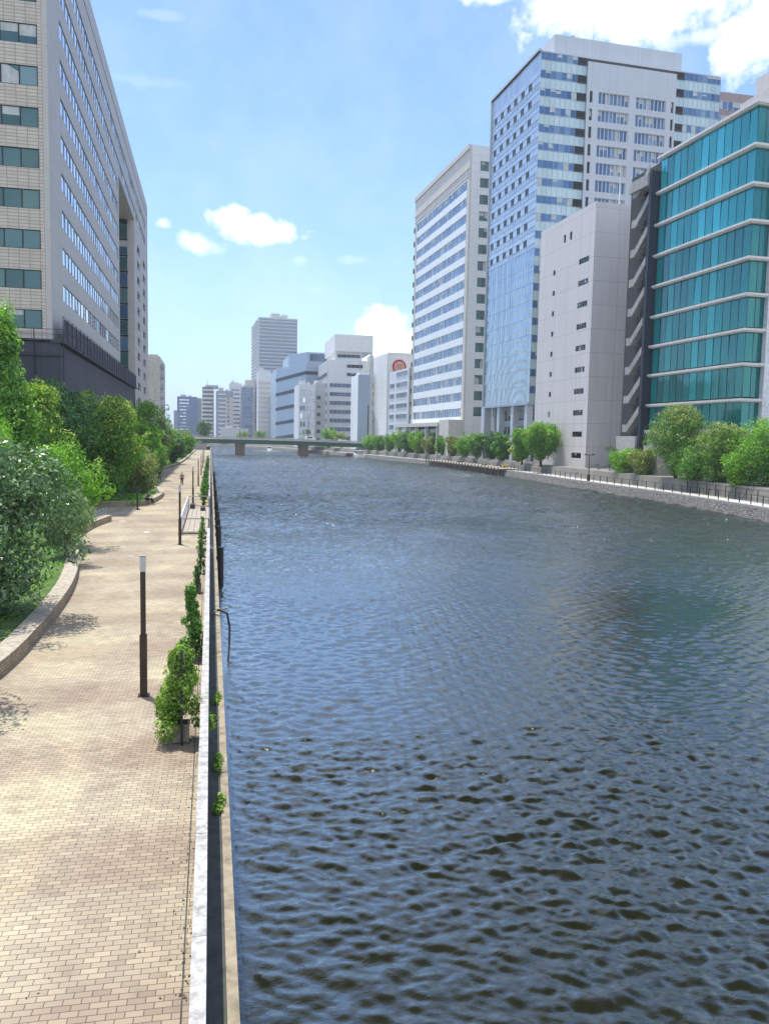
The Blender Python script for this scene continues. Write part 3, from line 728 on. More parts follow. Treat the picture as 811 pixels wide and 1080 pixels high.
# ---- glass tower ------------------------------------------------------
def tower():
    rnd = random.Random(41); x, y = rpos(88.0, 554.5, 466)
    B = empty('glass_tower', (x, y, .67), TH, 'tallest office tower with blue glass river face, concrete bays and base raised on columns', 'building'); B.scale = (1.1, 1.1, 1.1)
    H = 94.8; D = 30; W = 48; zb = 14.5
    c = MB(); c.box(.5, W-.5, .5, D-.3, zb+.2, H-.3); c.box(5, W-.5, 1, D-1, 0, zb+.2); c.build('core', M['dark_conc'], B)
    Lf = Face('L', .5)
    # lower curtain wall
    z = zb; k = 0
    while z < 50: band(B, Lf, 0, D, z, z+4.0, 1.5, G['curtain'], M['steel'], rnd, .1, .035, 'glazed_storey', .03); z += 4.0; k += 1
    # upper storeys with small dark windows
    zt = z
    us = [4.5+4.3*i for i in range(6)]
    sky_ = MB()
    nrow = int((H-.6-zt)/4.0)
    wproto = None
    for k in range(nrow):
        z0 = zt+4.0*k; g = MB(); f = MB()
        zw0, zw1 = z0+1.1, z0+2.8
        last = 0
        for u in us:
            for q0, q1 in ((last, u),):
                n = max(1, round((q1-q0)/1.5)); s = (q1-q0)/n
                for i in range(n): Lf.pane(g, q0+i*s, q0+(i+1)*s, zw0, zw1, .1, rnd)
            last = u+2.0
        n = 3; s = (D-last)/n
        for i in range(n): Lf.pane(g, last+i*s, last+(i+1)*s, zw0, zw1, .1, rnd)
        for i in range(20):
            Lf.pane(g, D*i/20, D*(i+1)/20, z0, zw0, .1, rnd); Lf.pane(g, D*i/20, D*(i+1)/20, zw1, z0+4.0, .1, rnd)
            Lf.box(f, D*i/20-.025, D*i/20+.025, z0, z0+1.05, .112, .15)
        for zz in (z0, zw0, zw1): Lf.box(f, 0, D, zz-.03, zz+.03, .112, .16)
        o = f.build('clad_storey', M['steel'], B); g.build('panels', M['tower_panel'], o)
        for u in us:
            m = MB(); Lf.pane(m, u, u+2, zw0, zw1, -.1, rnd, mi=1)
            for a, b, c_, d_ in ((u, u+2, zw0, zw0+.08), (u, u+2, zw1-.08, zw1), (u, u+.08, zw0+.08, zw1-.08), (u+1.92, u+2, zw0+.08, zw1-.08), (u+.97, u+1.03, zw0+.08, zw1-.08)):
                Lf.box(m, a, b, c_, d_, -.09, .13)
            m.build('window', [M['steel'], G['blue']], B)
    z0 = zt+4.0*nrow; g = MB()
    for i in range(20): Lf.pane(g, D*i/20, D*(i+1)/20, z0, H-.31, .1, rnd)
    g.build('top_panels', M['tower_panel'], B)
    m = MB(); Lf.box(m, 0, D, H-.3, H+.25, .0, .6); m.build('parapet', M['tower_conc'], B)
    # front (toward the camera)
    C = Face('C', .5); tfront = 92.5
    for (u0, u1, nm) in ((.52, 12.2, 'corner'), (35.6, W, 'far')):
        z = zb
        while z < tfront:
            zz = min(z+2.2, H); band(B, C, u0, u1, z, zz, 1.3, G['palegreen'], M['steel'], rnd, .1, .06, 'spandrel_band', .05)
            u1w = u1-2.4 if nm == 'corner' else u1; u0w = u0 if nm == 'corner' else u0+2.4
            if z+4 < H:
                band(B, C, u0w, u1w, z+2.2, z+4.0, 1.3, G['blue'], M['steel'], rnd, .1, .06, 'glazed_storey', .05)
                m = MB(); a, b = ((u1w, u1) if nm == 'corner' else (u0, u0w))
                C.box(m, a+.05, b-.05, z+2.2, z+2.5, .0, .35); 
                for q in range(5): C.box(m, a+.1, b-.1, z+2.6+q*.28, z+2.75+q*.28, .0, .25)
                m.build('louvre', M['dark_metal'], B)
            z += 4.0
    w_ = MB(); ops = []; z = zb+2.0
    while z < 88:
        ops += [(12.9, 13.7, z, z+2.6), (15.2, 23.2, z, z+2.6), (25.0, 33.0, z, z+2.6), (34.4, 35.1, z, z+2.6)]; z += 4.0
    recess(w_, C, ops, 12.2, 35.6, zb, H-1.2, .6); w_.box(-.02, W, .5, D-.2, H-.3, H); w_.build('concrete_bay', M['tower_conc'], B)
    for o in ops:
        if o[1]-o[0] > 2: 
            b_ = band(B, C, *o, 1.0, G['blue'], M['tower_conc'], rnd, .08, .22, 'window', .2)
        else: band(B, C, *o, 1.0, G['dark'], M['dark_metal'], rnd, .05, .07, 'slit_window')
    # side + roof
    m = MB(); m.box(W-.5, W, .5, D, 0, H-.3); m.box(0, W, D-.3, D, zb, H-.3); m.build('rear_wall', M['tower_conc'], B)
    m = MB(); m.box(5, W-9.3, 3, D-3, H, H+5.2); m.build('penthouse', M['tower_conc'], B)
    m = MB(); m.tube([(11, 6, H+5), (11, 6, H+6.9)], .45, 10); m.tube([(17, 7, H+5), (17, 7, H+11.5)], [.1, .04], 6); m.tube([(21.5, 6, H+5), (21.5, 6, H+6.4)], .3, 10)
    m.build('roof_mast', M['steel'], B)
    # raised base
    m = MB(); m.box(-.05, W, 0, D, zb-.5, zb-.02); m.build('base_slab', M['steel'], B)
    for (xx, yy, r_) in ((.9, D-1.2, 1.1), (.9, 1.2, .8), (.9, 9.5, .8), (.9, 18.5, .8), (4, D-1.2, .8)):
        m = MB(); m.box(xx-r_*.9, xx+r_*.9, yy-r_, yy+r_, -.2, zb-.52); m.build('column', M['tower_conc'], B)
    Lb = Face('L', 5)
    for z in (2.6, 6.8, 11.0): band(B, Lb, 1.2, D-1.2, z, z+2.2, 2, G['dark'], M['steel'], rnd, .03, .08, 'window_band')
    m = MB()
    for z in (4.9, 9.1, 13.3): m.box(4.6, 4.99, 1.0, D-1.0, z, z+1.6)
    m.build('base_spandrel', M['tower_conc'], B)
_m = G['curtain']; _nt = _m.node_tree; _p = _nt.nodes['Principled BSDF']
_w = nd(_nt, 'ShaderNodeTexWave', wave_type='RINGS', rings_direction='X', inp={'Scale': .13, 'Distortion': 2.0, 'Detail': 1.0})
_mp = _nt.nodes.new('ShaderNodeMapping'); _mp.inputs['Location'].default_value = (0, -6, -12); _nt.links.new(oc(_nt), _mp.inputs[0]); _nt.links.new(_mp.outputs[0], _w.inputs['Vector'])
bump(_nt, _p, _w.outputs['Fac'], .28, .25)
M['tower_panel'] = glass('blue_white_panel', (.40, .47, .52), (.53, .59, .63), .15, .4)
tower()

# ---- white banded office ------------------------------------------------
def white_office():
    rnd = random.Random(51); x, y = rpos(92.4, 487.8, 463)
    B = empty('banded_office_building', (x, y, .67), TH, 'white office slab with blue ribbon windows facing the river, left of the tallest tower', 'building'); B.scale = (1.1, 1.1, 1.1)
    H = 92.8; D = 57.5; W = 30; Lf = Face('L', .5)
    c = MB(); c.box(.5, W, .5, D-.3, 0, H-.5); c.build('core', M['dark_conc'], B)
    rows = [12.5+4.86*k for k in range(15)]
    w_ = MB(); recess(w_, Lf, [(2.5, D-1.5, z, z+2.7) for z in rows], 2.2, D-1.2, 11, 84.0, .42); w_.build('spandrels', M['white_panel'], B)
    for z in rows: band(B, Lf, 2.5, D-1.5, z, z+2.7, 1.9, G['blue'], M['white_panel'], rnd, .2, .12)
    m = MB(); Lf.box(m, 0, D, 84.0, H, 0, .7); Lf.box(m, 0, 2.2, 0, 84, 0, .6); Lf.box(m, D-1.2, D, 0, 84, 0, .6)
    Lf.box(m, -.1, D+.1, H-1.2, H+.2, .7, 1.1); Lf.box(m, -.1, D+.1, 86, 86.5, .7, .9)
    m.build('frame', M['beige'], B)
    C = Face('C', .5); w_ = MB(); recess(w_, C, [(3.2, 6.6, z+.2, z+3.0) for z in rows+[12.5+4.86*15]] + [(9.5, 14, z+.2, z+3.0) for z in rows], .5, W, 0, H, .5)
    w_.box(.5, W, .51, D-.4, H-.5, H-.1); w_.build('end_wall', M['off_white'], B)
    for z in rows+[12.5+4.86*15]: band(B, C, 3.2, 6.6, z+.2, z+3.0, 1.7, G['green'], M['dark_metal'], rnd, .12, .1, 'window')
    for z in rows: band(B, C, 9.5, 14, z+.2, z+3.0, 1.7, G['green'], M['dark_metal'], rnd, .12, .1, 'window')
    for z in rows[::1]:
        m = MB(); m.box(-.25, .3, D-.1, D+1.3, z+.2, z+1.9); m.build('end_balcony', M['dark_metal'], B)
    m = MB(); m.box(-5, 1, 10, D+4, 9.6, 10.8); m.build('canopy', M['beige'], B)
    m = MB(); m.box(-4.6, .2, .3, 9.5, 0, 11.5); m.build('entrance_block', M['beige'], B)
    for yy in (12, 24, 36, 48, 58):
        m = MB(); m.box(-4.5, -3.5, yy, yy+1, -.2, 9.6); m.build('column', M['beige'], B)
    band(B, Lf, 10, D-1, 1, 9, 3, G['green'], M['dark_metal'], rnd, .55, .1, 'lobby_glazing')
white_office()

# ---- pinkish blocks behind on the far right -------------------------------
def back_right():
    rnd = random.Random(61); Y = 262
    a = at(755, 462, Y); b = at(792, 462, Y)
    B = empty('apartment_building', (a.x, Y+14, 1.2), 0, 'pinkish brown apartment block with blue window rows peeking out behind the glass tower', 'building')
    hz = at(766, 97, Y+14).z-1.2; C = Face('C', 0)
    m = MB(); m.box(-10, 30, .3, 20, 0, hz); m.build('wall', M['pinkbrown'], B)
    for k in range(4): band(B, C, -9, 29, hz-6.2-5*k, hz-3.2-5*k, 2.2, G['blue'], M['far_white'], rnd, -.25, .2, 'window_band')
    p = at(776, 462, Y-10); q = at(792, 462, Y-24)
    B = empty('apartment_building', (q.x, Y-24, 1.2), 0, 'pinkish block with pale penthouse and mast showing above the teal office roof', 'building')
    hz = at(792, 87, Y-24).z-1.2; 
    m = MB(); m.box(0, 60, 0, 16, 0, hz); m.build('wall', M['pinkbrown'], B)
    m = MB(); m.box(-.3, -.01, 0, 16, 0, hz); m.build('side_wall', M['far_beige'], B)
    for k in range(4):
        for u in (3, 6.5, 11, 15):
            band(B, Face('C', 0), u, u+2.2, hz-5.2-3.4*k, hz-3.2-3.4*k, 1.1, G['farblue'], M['dark_metal'], rnd, .05, .1, 'window')
    for k in range(4): band(B, Face('L', -.3), 6, 9, hz-5.2-3.4*k, hz-3.2-3.4*k, 1.5, G['green'], M['dark_metal'], rnd, .03, .1, 'window')
    m = MB(); m.box(4, 40, 4, 14, hz, hz+8); m.build('penthouse', M['far_beige'], B)
    m = MB(); m.tube([(5.2, 5, hz+8), (5.2, 5, hz+22)], [.22, .08], 6); m.build('roof_mast', M['steel'], B)
back_right()

# ---- distant buildings ----------------------------------------------------
def faces_box(B, W, D, z0, z1, mat, name='wall'):
    m = MB(); m.box(0, W, 0, D, z0, z1); return m.build(name, mat, B)
def rows(B, F, u0, u1, zs, h, step, gm, fm, rnd, name='window_band', mull=.25):
    for z in zs: band(B, F, u0, u1, z, z+h, step, gm, fm, rnd, .05, mull, name, .12)
def far(name, pxl, pxc, pxr, Y, ztop_px, label, wall, side=None, rz=0, depth=22, z0=1.2):
    """box whose near corner sits at pxc; the river-facing side runs back to pxl"""
    c = at(pxc, 462, Y); r = at(pxr, 462, Y); W = r.x-c.x
    h = at(pxc, ztop_px, Y).z-z0
    B = empty(name, (c.x, Y, z0), rz, label, 'building'); m = MB(); m.box(0, W, 0, depth, 0, h); m.build('wall', M[wall], B)
    q = random.Random(int(pxc)); m = MB(); m.box(W*.15, W*.45, 3, depth*.6, h, h+q.uniform(1.5, 3.2)); m.box(W*.55, W*.72, 4, depth*.5, h, h+q.uniform(.8, 2)); m.build('roof_plant', M['far_grey'], B)
    m = MB(); m.tube([(W*.3, 5, h), (W*.3, 5, h+q.uniform(4, 7))], [.15, .08], 5); m.build('antenna', M['dark_metal'], B)
    if side: m = MB(); m.box(-.25, -.01, 0, depth, 0, h); m.build('side_wall', M[side], B)
    return B, W, h
rnd = random.Random(71)
# block carrying the round emblem
c = at(408, 460, 365)
B = empty('emblem_building', (c.x, 365, 1.2), R_(4), 'pale grey blue building with a round red ringed emblem near its roof', 'building')
m = MB(); m.box(0, 20, 0, 24, 0, 44.6); m.box(-.3, -.01, .5, 24, 0, 44); m.build('wall', M['off_white'], B)
fx = at(425, 460, 335).x-c.x
m = MB(); m.box(fx, fx+16, -30, -.02, 0, 35.4); m.build('front_wing', M['far_white'], B)
Lf = Face('L', fx)
for k in range(7):
    band(B, Lf, -28, -12, 5+4.6*k, 7.0+4.6*k, 1.6, G['farblue'], M['far_white'], rnd, .05, .2, 'window_band', .12)
    if k < 6: band(B, Lf, -9, -2, 5+4.6*k, 7.0+4.6*k, 1.6, G['farblue'], M['far_white'], rnd, .05, .2, 'window_band', .12)
m = MB(); ex, ez, er = 5.2, 38.2, 3.3
def disc(m, x, z, r, d0, d1, n=40, mi=0):
    i = len(m.v); m.v += [(x+r*math.cos(2*math.pi*k/n), -d1, z+r*math.sin(2*math.pi*k/n)) for k in range(n)] + [(x+r*math.cos(2*math.pi*k/n), -d0, z+r*math.sin(2*math.pi*k/n)) for k in range(n)]
    m.f.append(tuple(range(i, i+n))); m.m.append(mi)
    for k in range(n): j = (k+1) % n; m.f.append((i+k, i+n+k, i+n+j, i+j)); m.m.append(mi)
disc(m, ex, ez, er, 0, .35); disc(m, ex, ez, er*.72, .35, .42, mi=1)
# the pale loops inside the ring
for dx in (-1.05, .1, 1.15):
    m.tube([(ex+dx-.45, -.5, ez-1.2), (ex+dx-.5, -.5, ez+.6), (ex+dx, -.5, ez+1.5), (ex+dx+.5, -.5, ez+.6), (ex+dx+.45, -.5, ez-1.2)], .17, 6, 0)
e = m.build('emblem', [M['red'], M['sign_cream']], B)
m = MB(); m.box(2.2, 4.4, -.15, -.005, 34, 35); m.build('roof_vent', M['dark_metal'], B)
# tan building with square windows
B, W, h = far('tan_building', 388, 388.5, 400.5, 425, 380, 'narrow tan building with a column of square dark windows beside the emblem building', 'far_tan', depth=20)
for k in range(7): band(B, Face('C', 0), 1.8, 4.6, h-14.5-4.6*k+0*k, h-12-4.6*k, 1.4, G['dark'], M['far_tan'], rnd, .05, .15, 'window')
# slim slab
B, W, h = far('slab_building', 370, 377, 389.5, 385, 395, 'slim windowless pale blue slab standing right behind the bridge end', 'steel', 'white_panel', depth=19)
m = MB(); m.box(.6, W-.6, .6, 10, h, h+.8); m.build('roof_kerb', M['white_panel'], B)
for k in range(1): 
    m = MB(); m.box(W-1.0, W-.5, -.12, -.005, 0, h*.6); m.build('corner_groove', M['dark_metal'], B)
# stepped white office
c = at(345, 460, 470); r = at(392, 460, 470); W = r.x-c.x
B = empty('stepped_office_building', (c.x, 470, 1.2), R_(-1), 'large grey white office building with stepped floors and a big blank upper box', 'building')
m = MB(); m.box(0, W, 0, 60, 0, 50.3); m.build('wall', M['far_white'], B)
m = MB(); m.box(-.3, -.01, .3, 60, 0, 49.6); m.build('side_wall', M['far_grey'], B)
rows(B, Face('C', 0), 1.2, W-2.5, [4, 9.1, 14.2, 19.3, 24.4, 29.5, 34.6], 2.2, 2.4, G['farblue'], M['far_slate'], rnd)
rows(B, Face('C', 0), 11, W-3, [41.2, 46], 1.9, 2.4, G['dark'], M['far_slate'], rnd)
rows(B, Face('L', -.3), 2, 58, [4, 9.1, 14.2, 19.3, 24.4, 29.5, 34.6, 41], 2.2, 4, G['farblue'], M['far_slate'], rnd)
m = MB(); u0 = at(352, 460, 470).x-c.x
m.box(u0, W, 1.5, 50, 55.5, 65.2); m.box(u0, u0+1.2, 2, 3.2, 50.3, 55.5); m.box(W-1.4, W-.2, 2, 3.2, 50.3, 55.5); m.box(u0+1.3, W-6, 4, 48, 50.3, 55.48); m.build('upper_box', M['off_white'], B)
rows(B, Face('C', 4), u0+2, W-7, [52.2], 1.8, 3, G['farblue'], M['far_slate'], rnd)
# small striped block
B, W, h = far('striped_building', 311, 315, 332, 430, 405, 'low pale glass building with thin horizontal stripes in front of the faceted block', 'far_white', depth=25)
rows(B, Face('C', 0), .4, W-.4, [2.5+4.2*k for k in range(7)], 2.6, 1.6, G['sky'], M['far_white'], rnd)
B, W, h = far('annex_building', 331, 332, 343, 445, 404, 'narrow grey annex with small dark openings left of the stepped office', 'far_grey', depth=25)
for k in range(6): band(B, Face('C', 0), 1, 3, 3+4.6*k, 5+4.6*k, 1, G['dark'], M['far_grey'], rnd, .05, .1, 'window')
# faceted slate-blue building with slanting dark bands
c = at(322, 460, 520); l = at(291, 460, 560)
B = empty('faceted_building', (c.x, 520, 1.2), 0, 'blue grey faceted building wrapped with slanting black bands', 'building')
hx = at(322, 371, 520).z-1.2; r = at(345, 460, 520).x-c.x; lx = l.x-c.x
m = MB(); m.prism([(0, 0), (r, 1), (r, 60), (lx, 90), (lx, 40)], 0, hx-8); m.prism([(1, 1), (r, 2), (r, 60), (lx*.55, 70), (lx*.55, 24)], hx-8, hx); m.build('wall', M['steel'], B)
for k in range(5):
    m = MB(); z = 6+9.8*k
    for (a, b) in (((lx, 40), (0, 0)), ((0, 0), (r, 1))):
        a = Vector((*a, 0)); b = Vector((*b, 0)); t = (b-a).normalized(); nn = Vector((t.y, -t.x, 0))
        za = z-2.8 if a.x < -1 else z; zb_ = z
        i = len(m.v)
        for d_ in (-.2, .35):
            for (p, zz) in ((a, za), (b, zb_), (b, zb_+2.2), (a, za+2.0)): m.v.append(tuple(p+nn*d_+Vector((0, 0, zz))))
        for q in ((4, 5, 6, 7), (3, 2, 6, 7), (0, 4, 5, 1), (0, 3, 7, 4), (1, 5, 6, 2)): m.f.append(tuple(i+j for j in q)); m.m.append(0)
    m.build('dark_band', M['navy'], B)
band(B, Face('C', 1), 2.5, r-1, hx-5.5, hx-1.2, 3, G['farblue'], M['far_slate'], rnd, .05, .2, 'window_band')
# tall residential tower
c = at(272.5, 460, 760); r = at(313, 460, 760); W = r.x-c.x; h = at(290, 335, 760).z-1.2
B = empty('residential_tower', (c.x, 760, 1.2), R_(3), 'tallest far residential tower, grey green, with rows of balconies and twin roof boxes', 'building')
m = MB(); m.box(0, W, 0, 34, 0, h); m.build('wall', M['far_tan'], B)
m = MB(); m.box(-.4, -.01, 0, 60, 0, h-2); m.build('side_wall', M['far_white'], B)
m = MB(); m.box(12, 20, 4, 20, h, h+4.5); m.box(22, 27, 4, 20, h, h+3.6); m.build('roof_box', M['far_grey'], B)
for k in range(33):
    z = 8+3.2*k
    if z > h-3: break
    m = MB(); m.box(.6, 20, -1.0, -.05, z, z+1.0); m.box(21, W-.6, -1.0, -.05, z, z+1.0)
    m.box(.3, W-.3, -.04, -.01, z+1.1, z+2.6, 1); m.box(-1.3, -.45, 2, 56, z, z+1.0)
    m.build('balcony_row', [M['far_grey'], G['farblue']], B)
# building in front of it
B, W, h = far('terraced_building', 270, 272, 285.5, 700, 391, 'pale balconied building at the foot of the far residential tower', 'far_white', depth=20)
for k in range(12):
    m = MB(); m.box(.3, W-.3, -1.0, -.02, 5+4.1*k, 6.6+4.1*k); m.build('balcony_row', M['far_beige'], B)
B, W, h = far('glass_annex', 284, 285.6, 293, 690, 418, 'narrow pale blue glass block beside the faceted building', 'steel', depth=20)
# cluster
B, W, h = far('blue_building', 184, 187.5, 208, 900, 418, 'dark blue block of flats at the far left of the skyline', 'far_blue', 'far_slate', depth=22)
for k in range(12): band(B, Face('C', 0), 2, W-8, 3.5+3.5*k, 4.6+3.5*k, 3, G['sky'], M['far_blue'], rnd, .05, .3, 'window_band', .12)
m = MB(); m.box(W, W+5, 6, 26, 0, h-1); m.box(-4, 0, 5, 26, 0, h*.68); m.box(3, 9, 4, 10, h, h+2); m.build('wing', M['far_slate'], B)
B, W, h = far('balcony_apartment_building', 211, 213.5, 226, 800, 409, 'white balconied apartment block left of the cluster beyond the bridge', 'far_beige', depth=24)
for k in range(12):
    m = MB(); m.box(.3, W-1, -1.2, -.02, 5+3.9*k, 6.3+3.9*k); m.box(.3, W-1, -.03, -.01, 6.5+3.9*k, 8.2+3.9*k, 1); m.build('balcony_row', [M['far_white'], G['dark']], B)
m = MB(); m.box(3, W+4, 4, 18, h, h+3); m.tube([(5, 5, h+3), (5, 5, h+8)], .2, 5); m.build('roof_box', M['far_slate'], B)
B, W, h = far('grey_apartment_building', 225, 228, 246, 780, 412, 'slate grey apartment block with white balcony stripe in the far cluster', 'far_slate', depth=24)
for k in range(11):
    m = MB(); m.box(2, 9, -1.2, -.02, 4+3.9*k, 5.3+3.9*k); m.build('balcony', M['far_white'], B)
    band(B, Face('C', 0), W-5.5, W-3.5, 4+3.5*k, 6+3.5*k, 1, G['dark'], M['far_beige'], rnd, .3, .2, 'window', .1)
m = MB(); m.box(W-7, W, -.25, -.01, 0, h-6); m.build('beige_bay', M['far_beige'], B)
B, W, h = far('pale_apartment_building', 241, 242, 255, 850, 404, 'pale lilac block rising behind the grey apartment block', 'far_white', depth=20)
for k in range(12): band(B, Face('C', 0), 2, W-2, 5+4.2*k, 6.6+4.2*k, 2.5, G['farblue'], M['far_grey'], rnd, .05, .3, 'window_band', .12)
B, W, h = far('dark_glass_building', 252, 254.5, 267, 760, 408, 'dark blue glass office left of the tall residential tower', 'far_slate', depth=20)
for k in range(11): band(B, Face('C', 0), .5, W-.5, 4+4.2*k, 7.4+4.2*k, 2.0, G['farblue'], M['far_blue'], rnd, .05, .2, 'window_band', .12)
m = MB(); m.box(4, W+2, 8, 18, h, h+7); m.build('roof_box', M['far_tan'], B)
B, W, h = far('low_building', 200, 233, 262, 660, 452, 'low pale building behind the bridge under the far cluster', 'far_grey', depth=14)

# ------------------------------------------------------------------ bridge
def bridge():
    Y = 366; B = empty('road_bridge', (30, Y, 0), R_(1.2), 'low green girder road bridge crossing the river in the distance', 'bridge')
    def zt(x): return 5.1 - ((x-5)/75.0)**2*1.2
    xs = [-50+5*k for k in range(22)]
    m = MB()
    for a, b in zip(xs, xs[1:]):
        i = len(m.v)
        for (x, yy, z) in ((a, 0, zt(a+30)), (b, 0, zt(b+30)), (b, 11, zt(b+30)), (a, 11, zt(a+30))): m.v.append((x, yy, z))
        for (x, yy, z) in ((a, 0, zt(a+30)-.3), (b, 0, zt(b+30)-.3), (b, 11, zt(b+30)-.3), (a, 11, zt(a+30)-.3)): m.v.append((x, yy, z))
        for q in ((0, 1, 2, 3), (7, 6, 5, 4), (0, 4, 5, 1), (2, 6, 7, 3)): m.f.append(tuple(i+j for j in q)); m.m.append(0)
    m.build('deck', M['pale_conc'], B)
    for yy in (-.02, 5.2, 10.6):
        m = MB()
        for a, b in zip(xs, xs[1:]):
            i = len(m.v)
            for dy in (0, .4):
                for (x, z) in ((a, zt(a+30)-.302), (b, zt(b+30)-.302), (b, zt(b+30)-2.1), (a, zt(a+30)-2.1)): m.v.append((x, yy+dy, z))
            for q in ((3, 2, 1, 0), (4, 5, 6, 7), (2, 3, 7, 6)): m.f.append(tuple(i+j for j in q)); m.m.append(0)
        m.build('girder', M['green_steel'], B)
    for yy, nm in ((.05, 'parapet'), (10.85, 'parapet')):
        m = MB()
        for a, b in zip(xs, xs[1:]):
            m.bar((a, yy, zt(a+30)+1.1), (b, yy, zt(b+30)+1.1), .12, .12); m.bar((a, yy, zt(a+30)+.35), (b, yy, zt(b+30)+.35), .12, .55)
            for q in range(3): x = a+(b-a)*q/3; m.box(x, x+.12, yy-.05, yy+.05, zt(x+30), zt(x+30)+1.1)
        m.build(nm, M['pale_conc'], B)
    for px in (13.0, 41.6):
        m = MB(); m.box(px-30-1.9, px-30+1.9, 1.2, 9.8, -4, 2.4); m.box(px-30-2.2, px-30+2.2, .6, 10.4, 2.4, zt(px)-2.11); m.build('pier', M['wood_dark'], B)
    m = MB(); m.box(-42, -31.6, .3, 10.7, -2, 3.0); m.box(37, 47, .3, 10.7, -3, 1.6); m.build('abutment', M['grey_conc'], B)
    for px, zz in ((12.8, 'left pier'), (43.2, 'right pier')):
        t = empty('street_lamp', (px, Y+.6, zt(px)), 0, 'tall thin lamp pole standing on the bridge above its %s' % zz, 'street lamp', 'lamp poles on the bridge')
        m = MB(); m.tube([(0, 0, 0), (0, 0, 10.6)], [.14, .08], 6); m.build('pole', M['dark_metal'], t)
        m = MB(); m.tube([(0, 0, 10.5), (0, 1.6, 10.9)], .05, 5); m.box(-.15, .15, 1.4, 2.3, 10.84, 11.0); m.build('lamp_head', M['dark_metal'], t)
    return zt
zt = bridge()
def car(x, y, z, rz, mat, label, van=False):
    t = empty('car', (x, y, z), rz, label, 'car', 'vehicles crossing the bridge')
    L_, W_, = 4.4, 1.75
    prof = [(-2.2, .35), (2.2, .35), (2.2, .75), (1.3, .92), (.75, 1.42), (-1.1, 1.45), (-1.9, .98), (-2.2, .9)] if not van else [(-2.4, .4), (2.4, .4), (2.4, 1.0), (1.9, 1.25), (1.4, 2.0), (-2.4, 2.0)]
    m = MB(); n = len(prof); m.v += [(p[0], -W_/2, p[1]) for p in prof] + [(p[0], W_/2, p[1]) for p in prof]
    m.f.append(tuple(range(n))); m.f.append(tuple(range(2*n-1, n-1, -1))); m.m += [0, 0]
    for k in range(n): j = (k+1) % n; m.f.append((k, n+k, n+j, j)); m.m.append(0)
    m.build('body', mat, t)
    zz = (1.0, 1.36) if not van else (1.25, 1.85)
    m = MB(); m.box(-1.0, .8, -W_/2-.012, -W_/2+.02, *zz); m.box(-1.0, .8, W_/2-.02, W_/2+.012, *zz); m.build('window', G['dark'], t)
    for a in (-1.35, 1.4):
        for b in (-.8, .8):
            m = MB(); m.tube([(a, b-.1, .33), (a, b+.1, .33)], .33, 14); m.build('wheel', M['black_rubber'], t)
car(44.5, 369, zt(44.5)+.01, 0, M['white_panel'], 'white van crossing the bridge above the right pier', True)
car(52, 369.3, zt(52)+.01, 0, M['steel'], 'pale blue car on the bridge behind the white van')
car(60, 372.5, zt(60)+.01, 0, M['white_paint'], 'white car on the bridge nearest its right end')

# ------------------------------------------------------------------ boat
def boat(x, y, rz, s, label, name='motor_boat'):
    t = empty(name, (x, y, -2), rz, label, 'boat'); m = MB()
    sec = [(-3.2, 1.15, .9), (-1, 1.3, .95), (1.2, 1.1, 1.05), (2.6, .55, 1.2), (3.4, .04, 1.35)]
    rings = [[(x_*s, -w_*s, h*s), (x_*s, -w_*.75*s, 0), (x_*s, 0, -.25*s), (x_*s, w_*.75*s, 0), (x_*s, w_*s, h*s)] for x_, w_, h in sec]
    for r in rings: m.v += r
    for k in range(len(rings)-1):
        for q in range(4): m.f.append((k*5+q, k*5+q+1, k*5+q+6, k*5+q+5)); m.m.append(0)
        m.f.append((k*5+4, k*5, k*5+5, k*5+9)); m.m.append(0)
    m.f.append((0, 4, 3, 2, 1)); m.m.append(0); m.build('hull', M['white_paint'], t, False)
    m = MB(); m.box(-1.9*s, .9*s, -.85*s, .85*s, .95*s, 2.0*s); m.build('cabin', M['grey_conc'], t)
    m = MB(); m.box(-1.6*s, .92*s, -.87*s, .87*s, 1.4*s, 1.85*s); m.build('cabin_window', G['dark'], t)
    m = MB(); m.box(-2.1*s, 1.1*s, -.95*s, .95*s, 2.0*s, 2.1*s); m.build('roof', M['white_paint'], t)
    m = MB(); m.tube([(-1*s, 0, 2.1*s), (-1*s, 0, 3.2*s)], .04, 5); m.build('mast', M['steel'], t)
boat(33.6, 476, R_(-95), 1.25, 'small white motor boat coming down the river beyond the bridge')
rs = random.Random(5); m = MB()
for k in range(160):
    a = rs.gauss(0, 4.2); b = rs.gauss(-1.5, 1.3); r = rs.uniform(.2, .7)
    n = 7; m.poly([(33.6+a+r*1.6*math.cos(2*math.pi*i/n)*rs.uniform(.7, 1.2), 476+b*2+r*math.sin(2*math.pi*i/n)*rs.uniform(.7, 1.2), -1.985+k*.0002) for i in range(n)])
tag(m.build('wake_foam', M['white_paint']), 'white foam around the moving boat', 'foam', kind='stuff')
# moored work boat at right bank under the bridge end
boat(62.8, 346.5, R_(98), 1.5, 'grey white boat moored at the right bank by the bridge end')

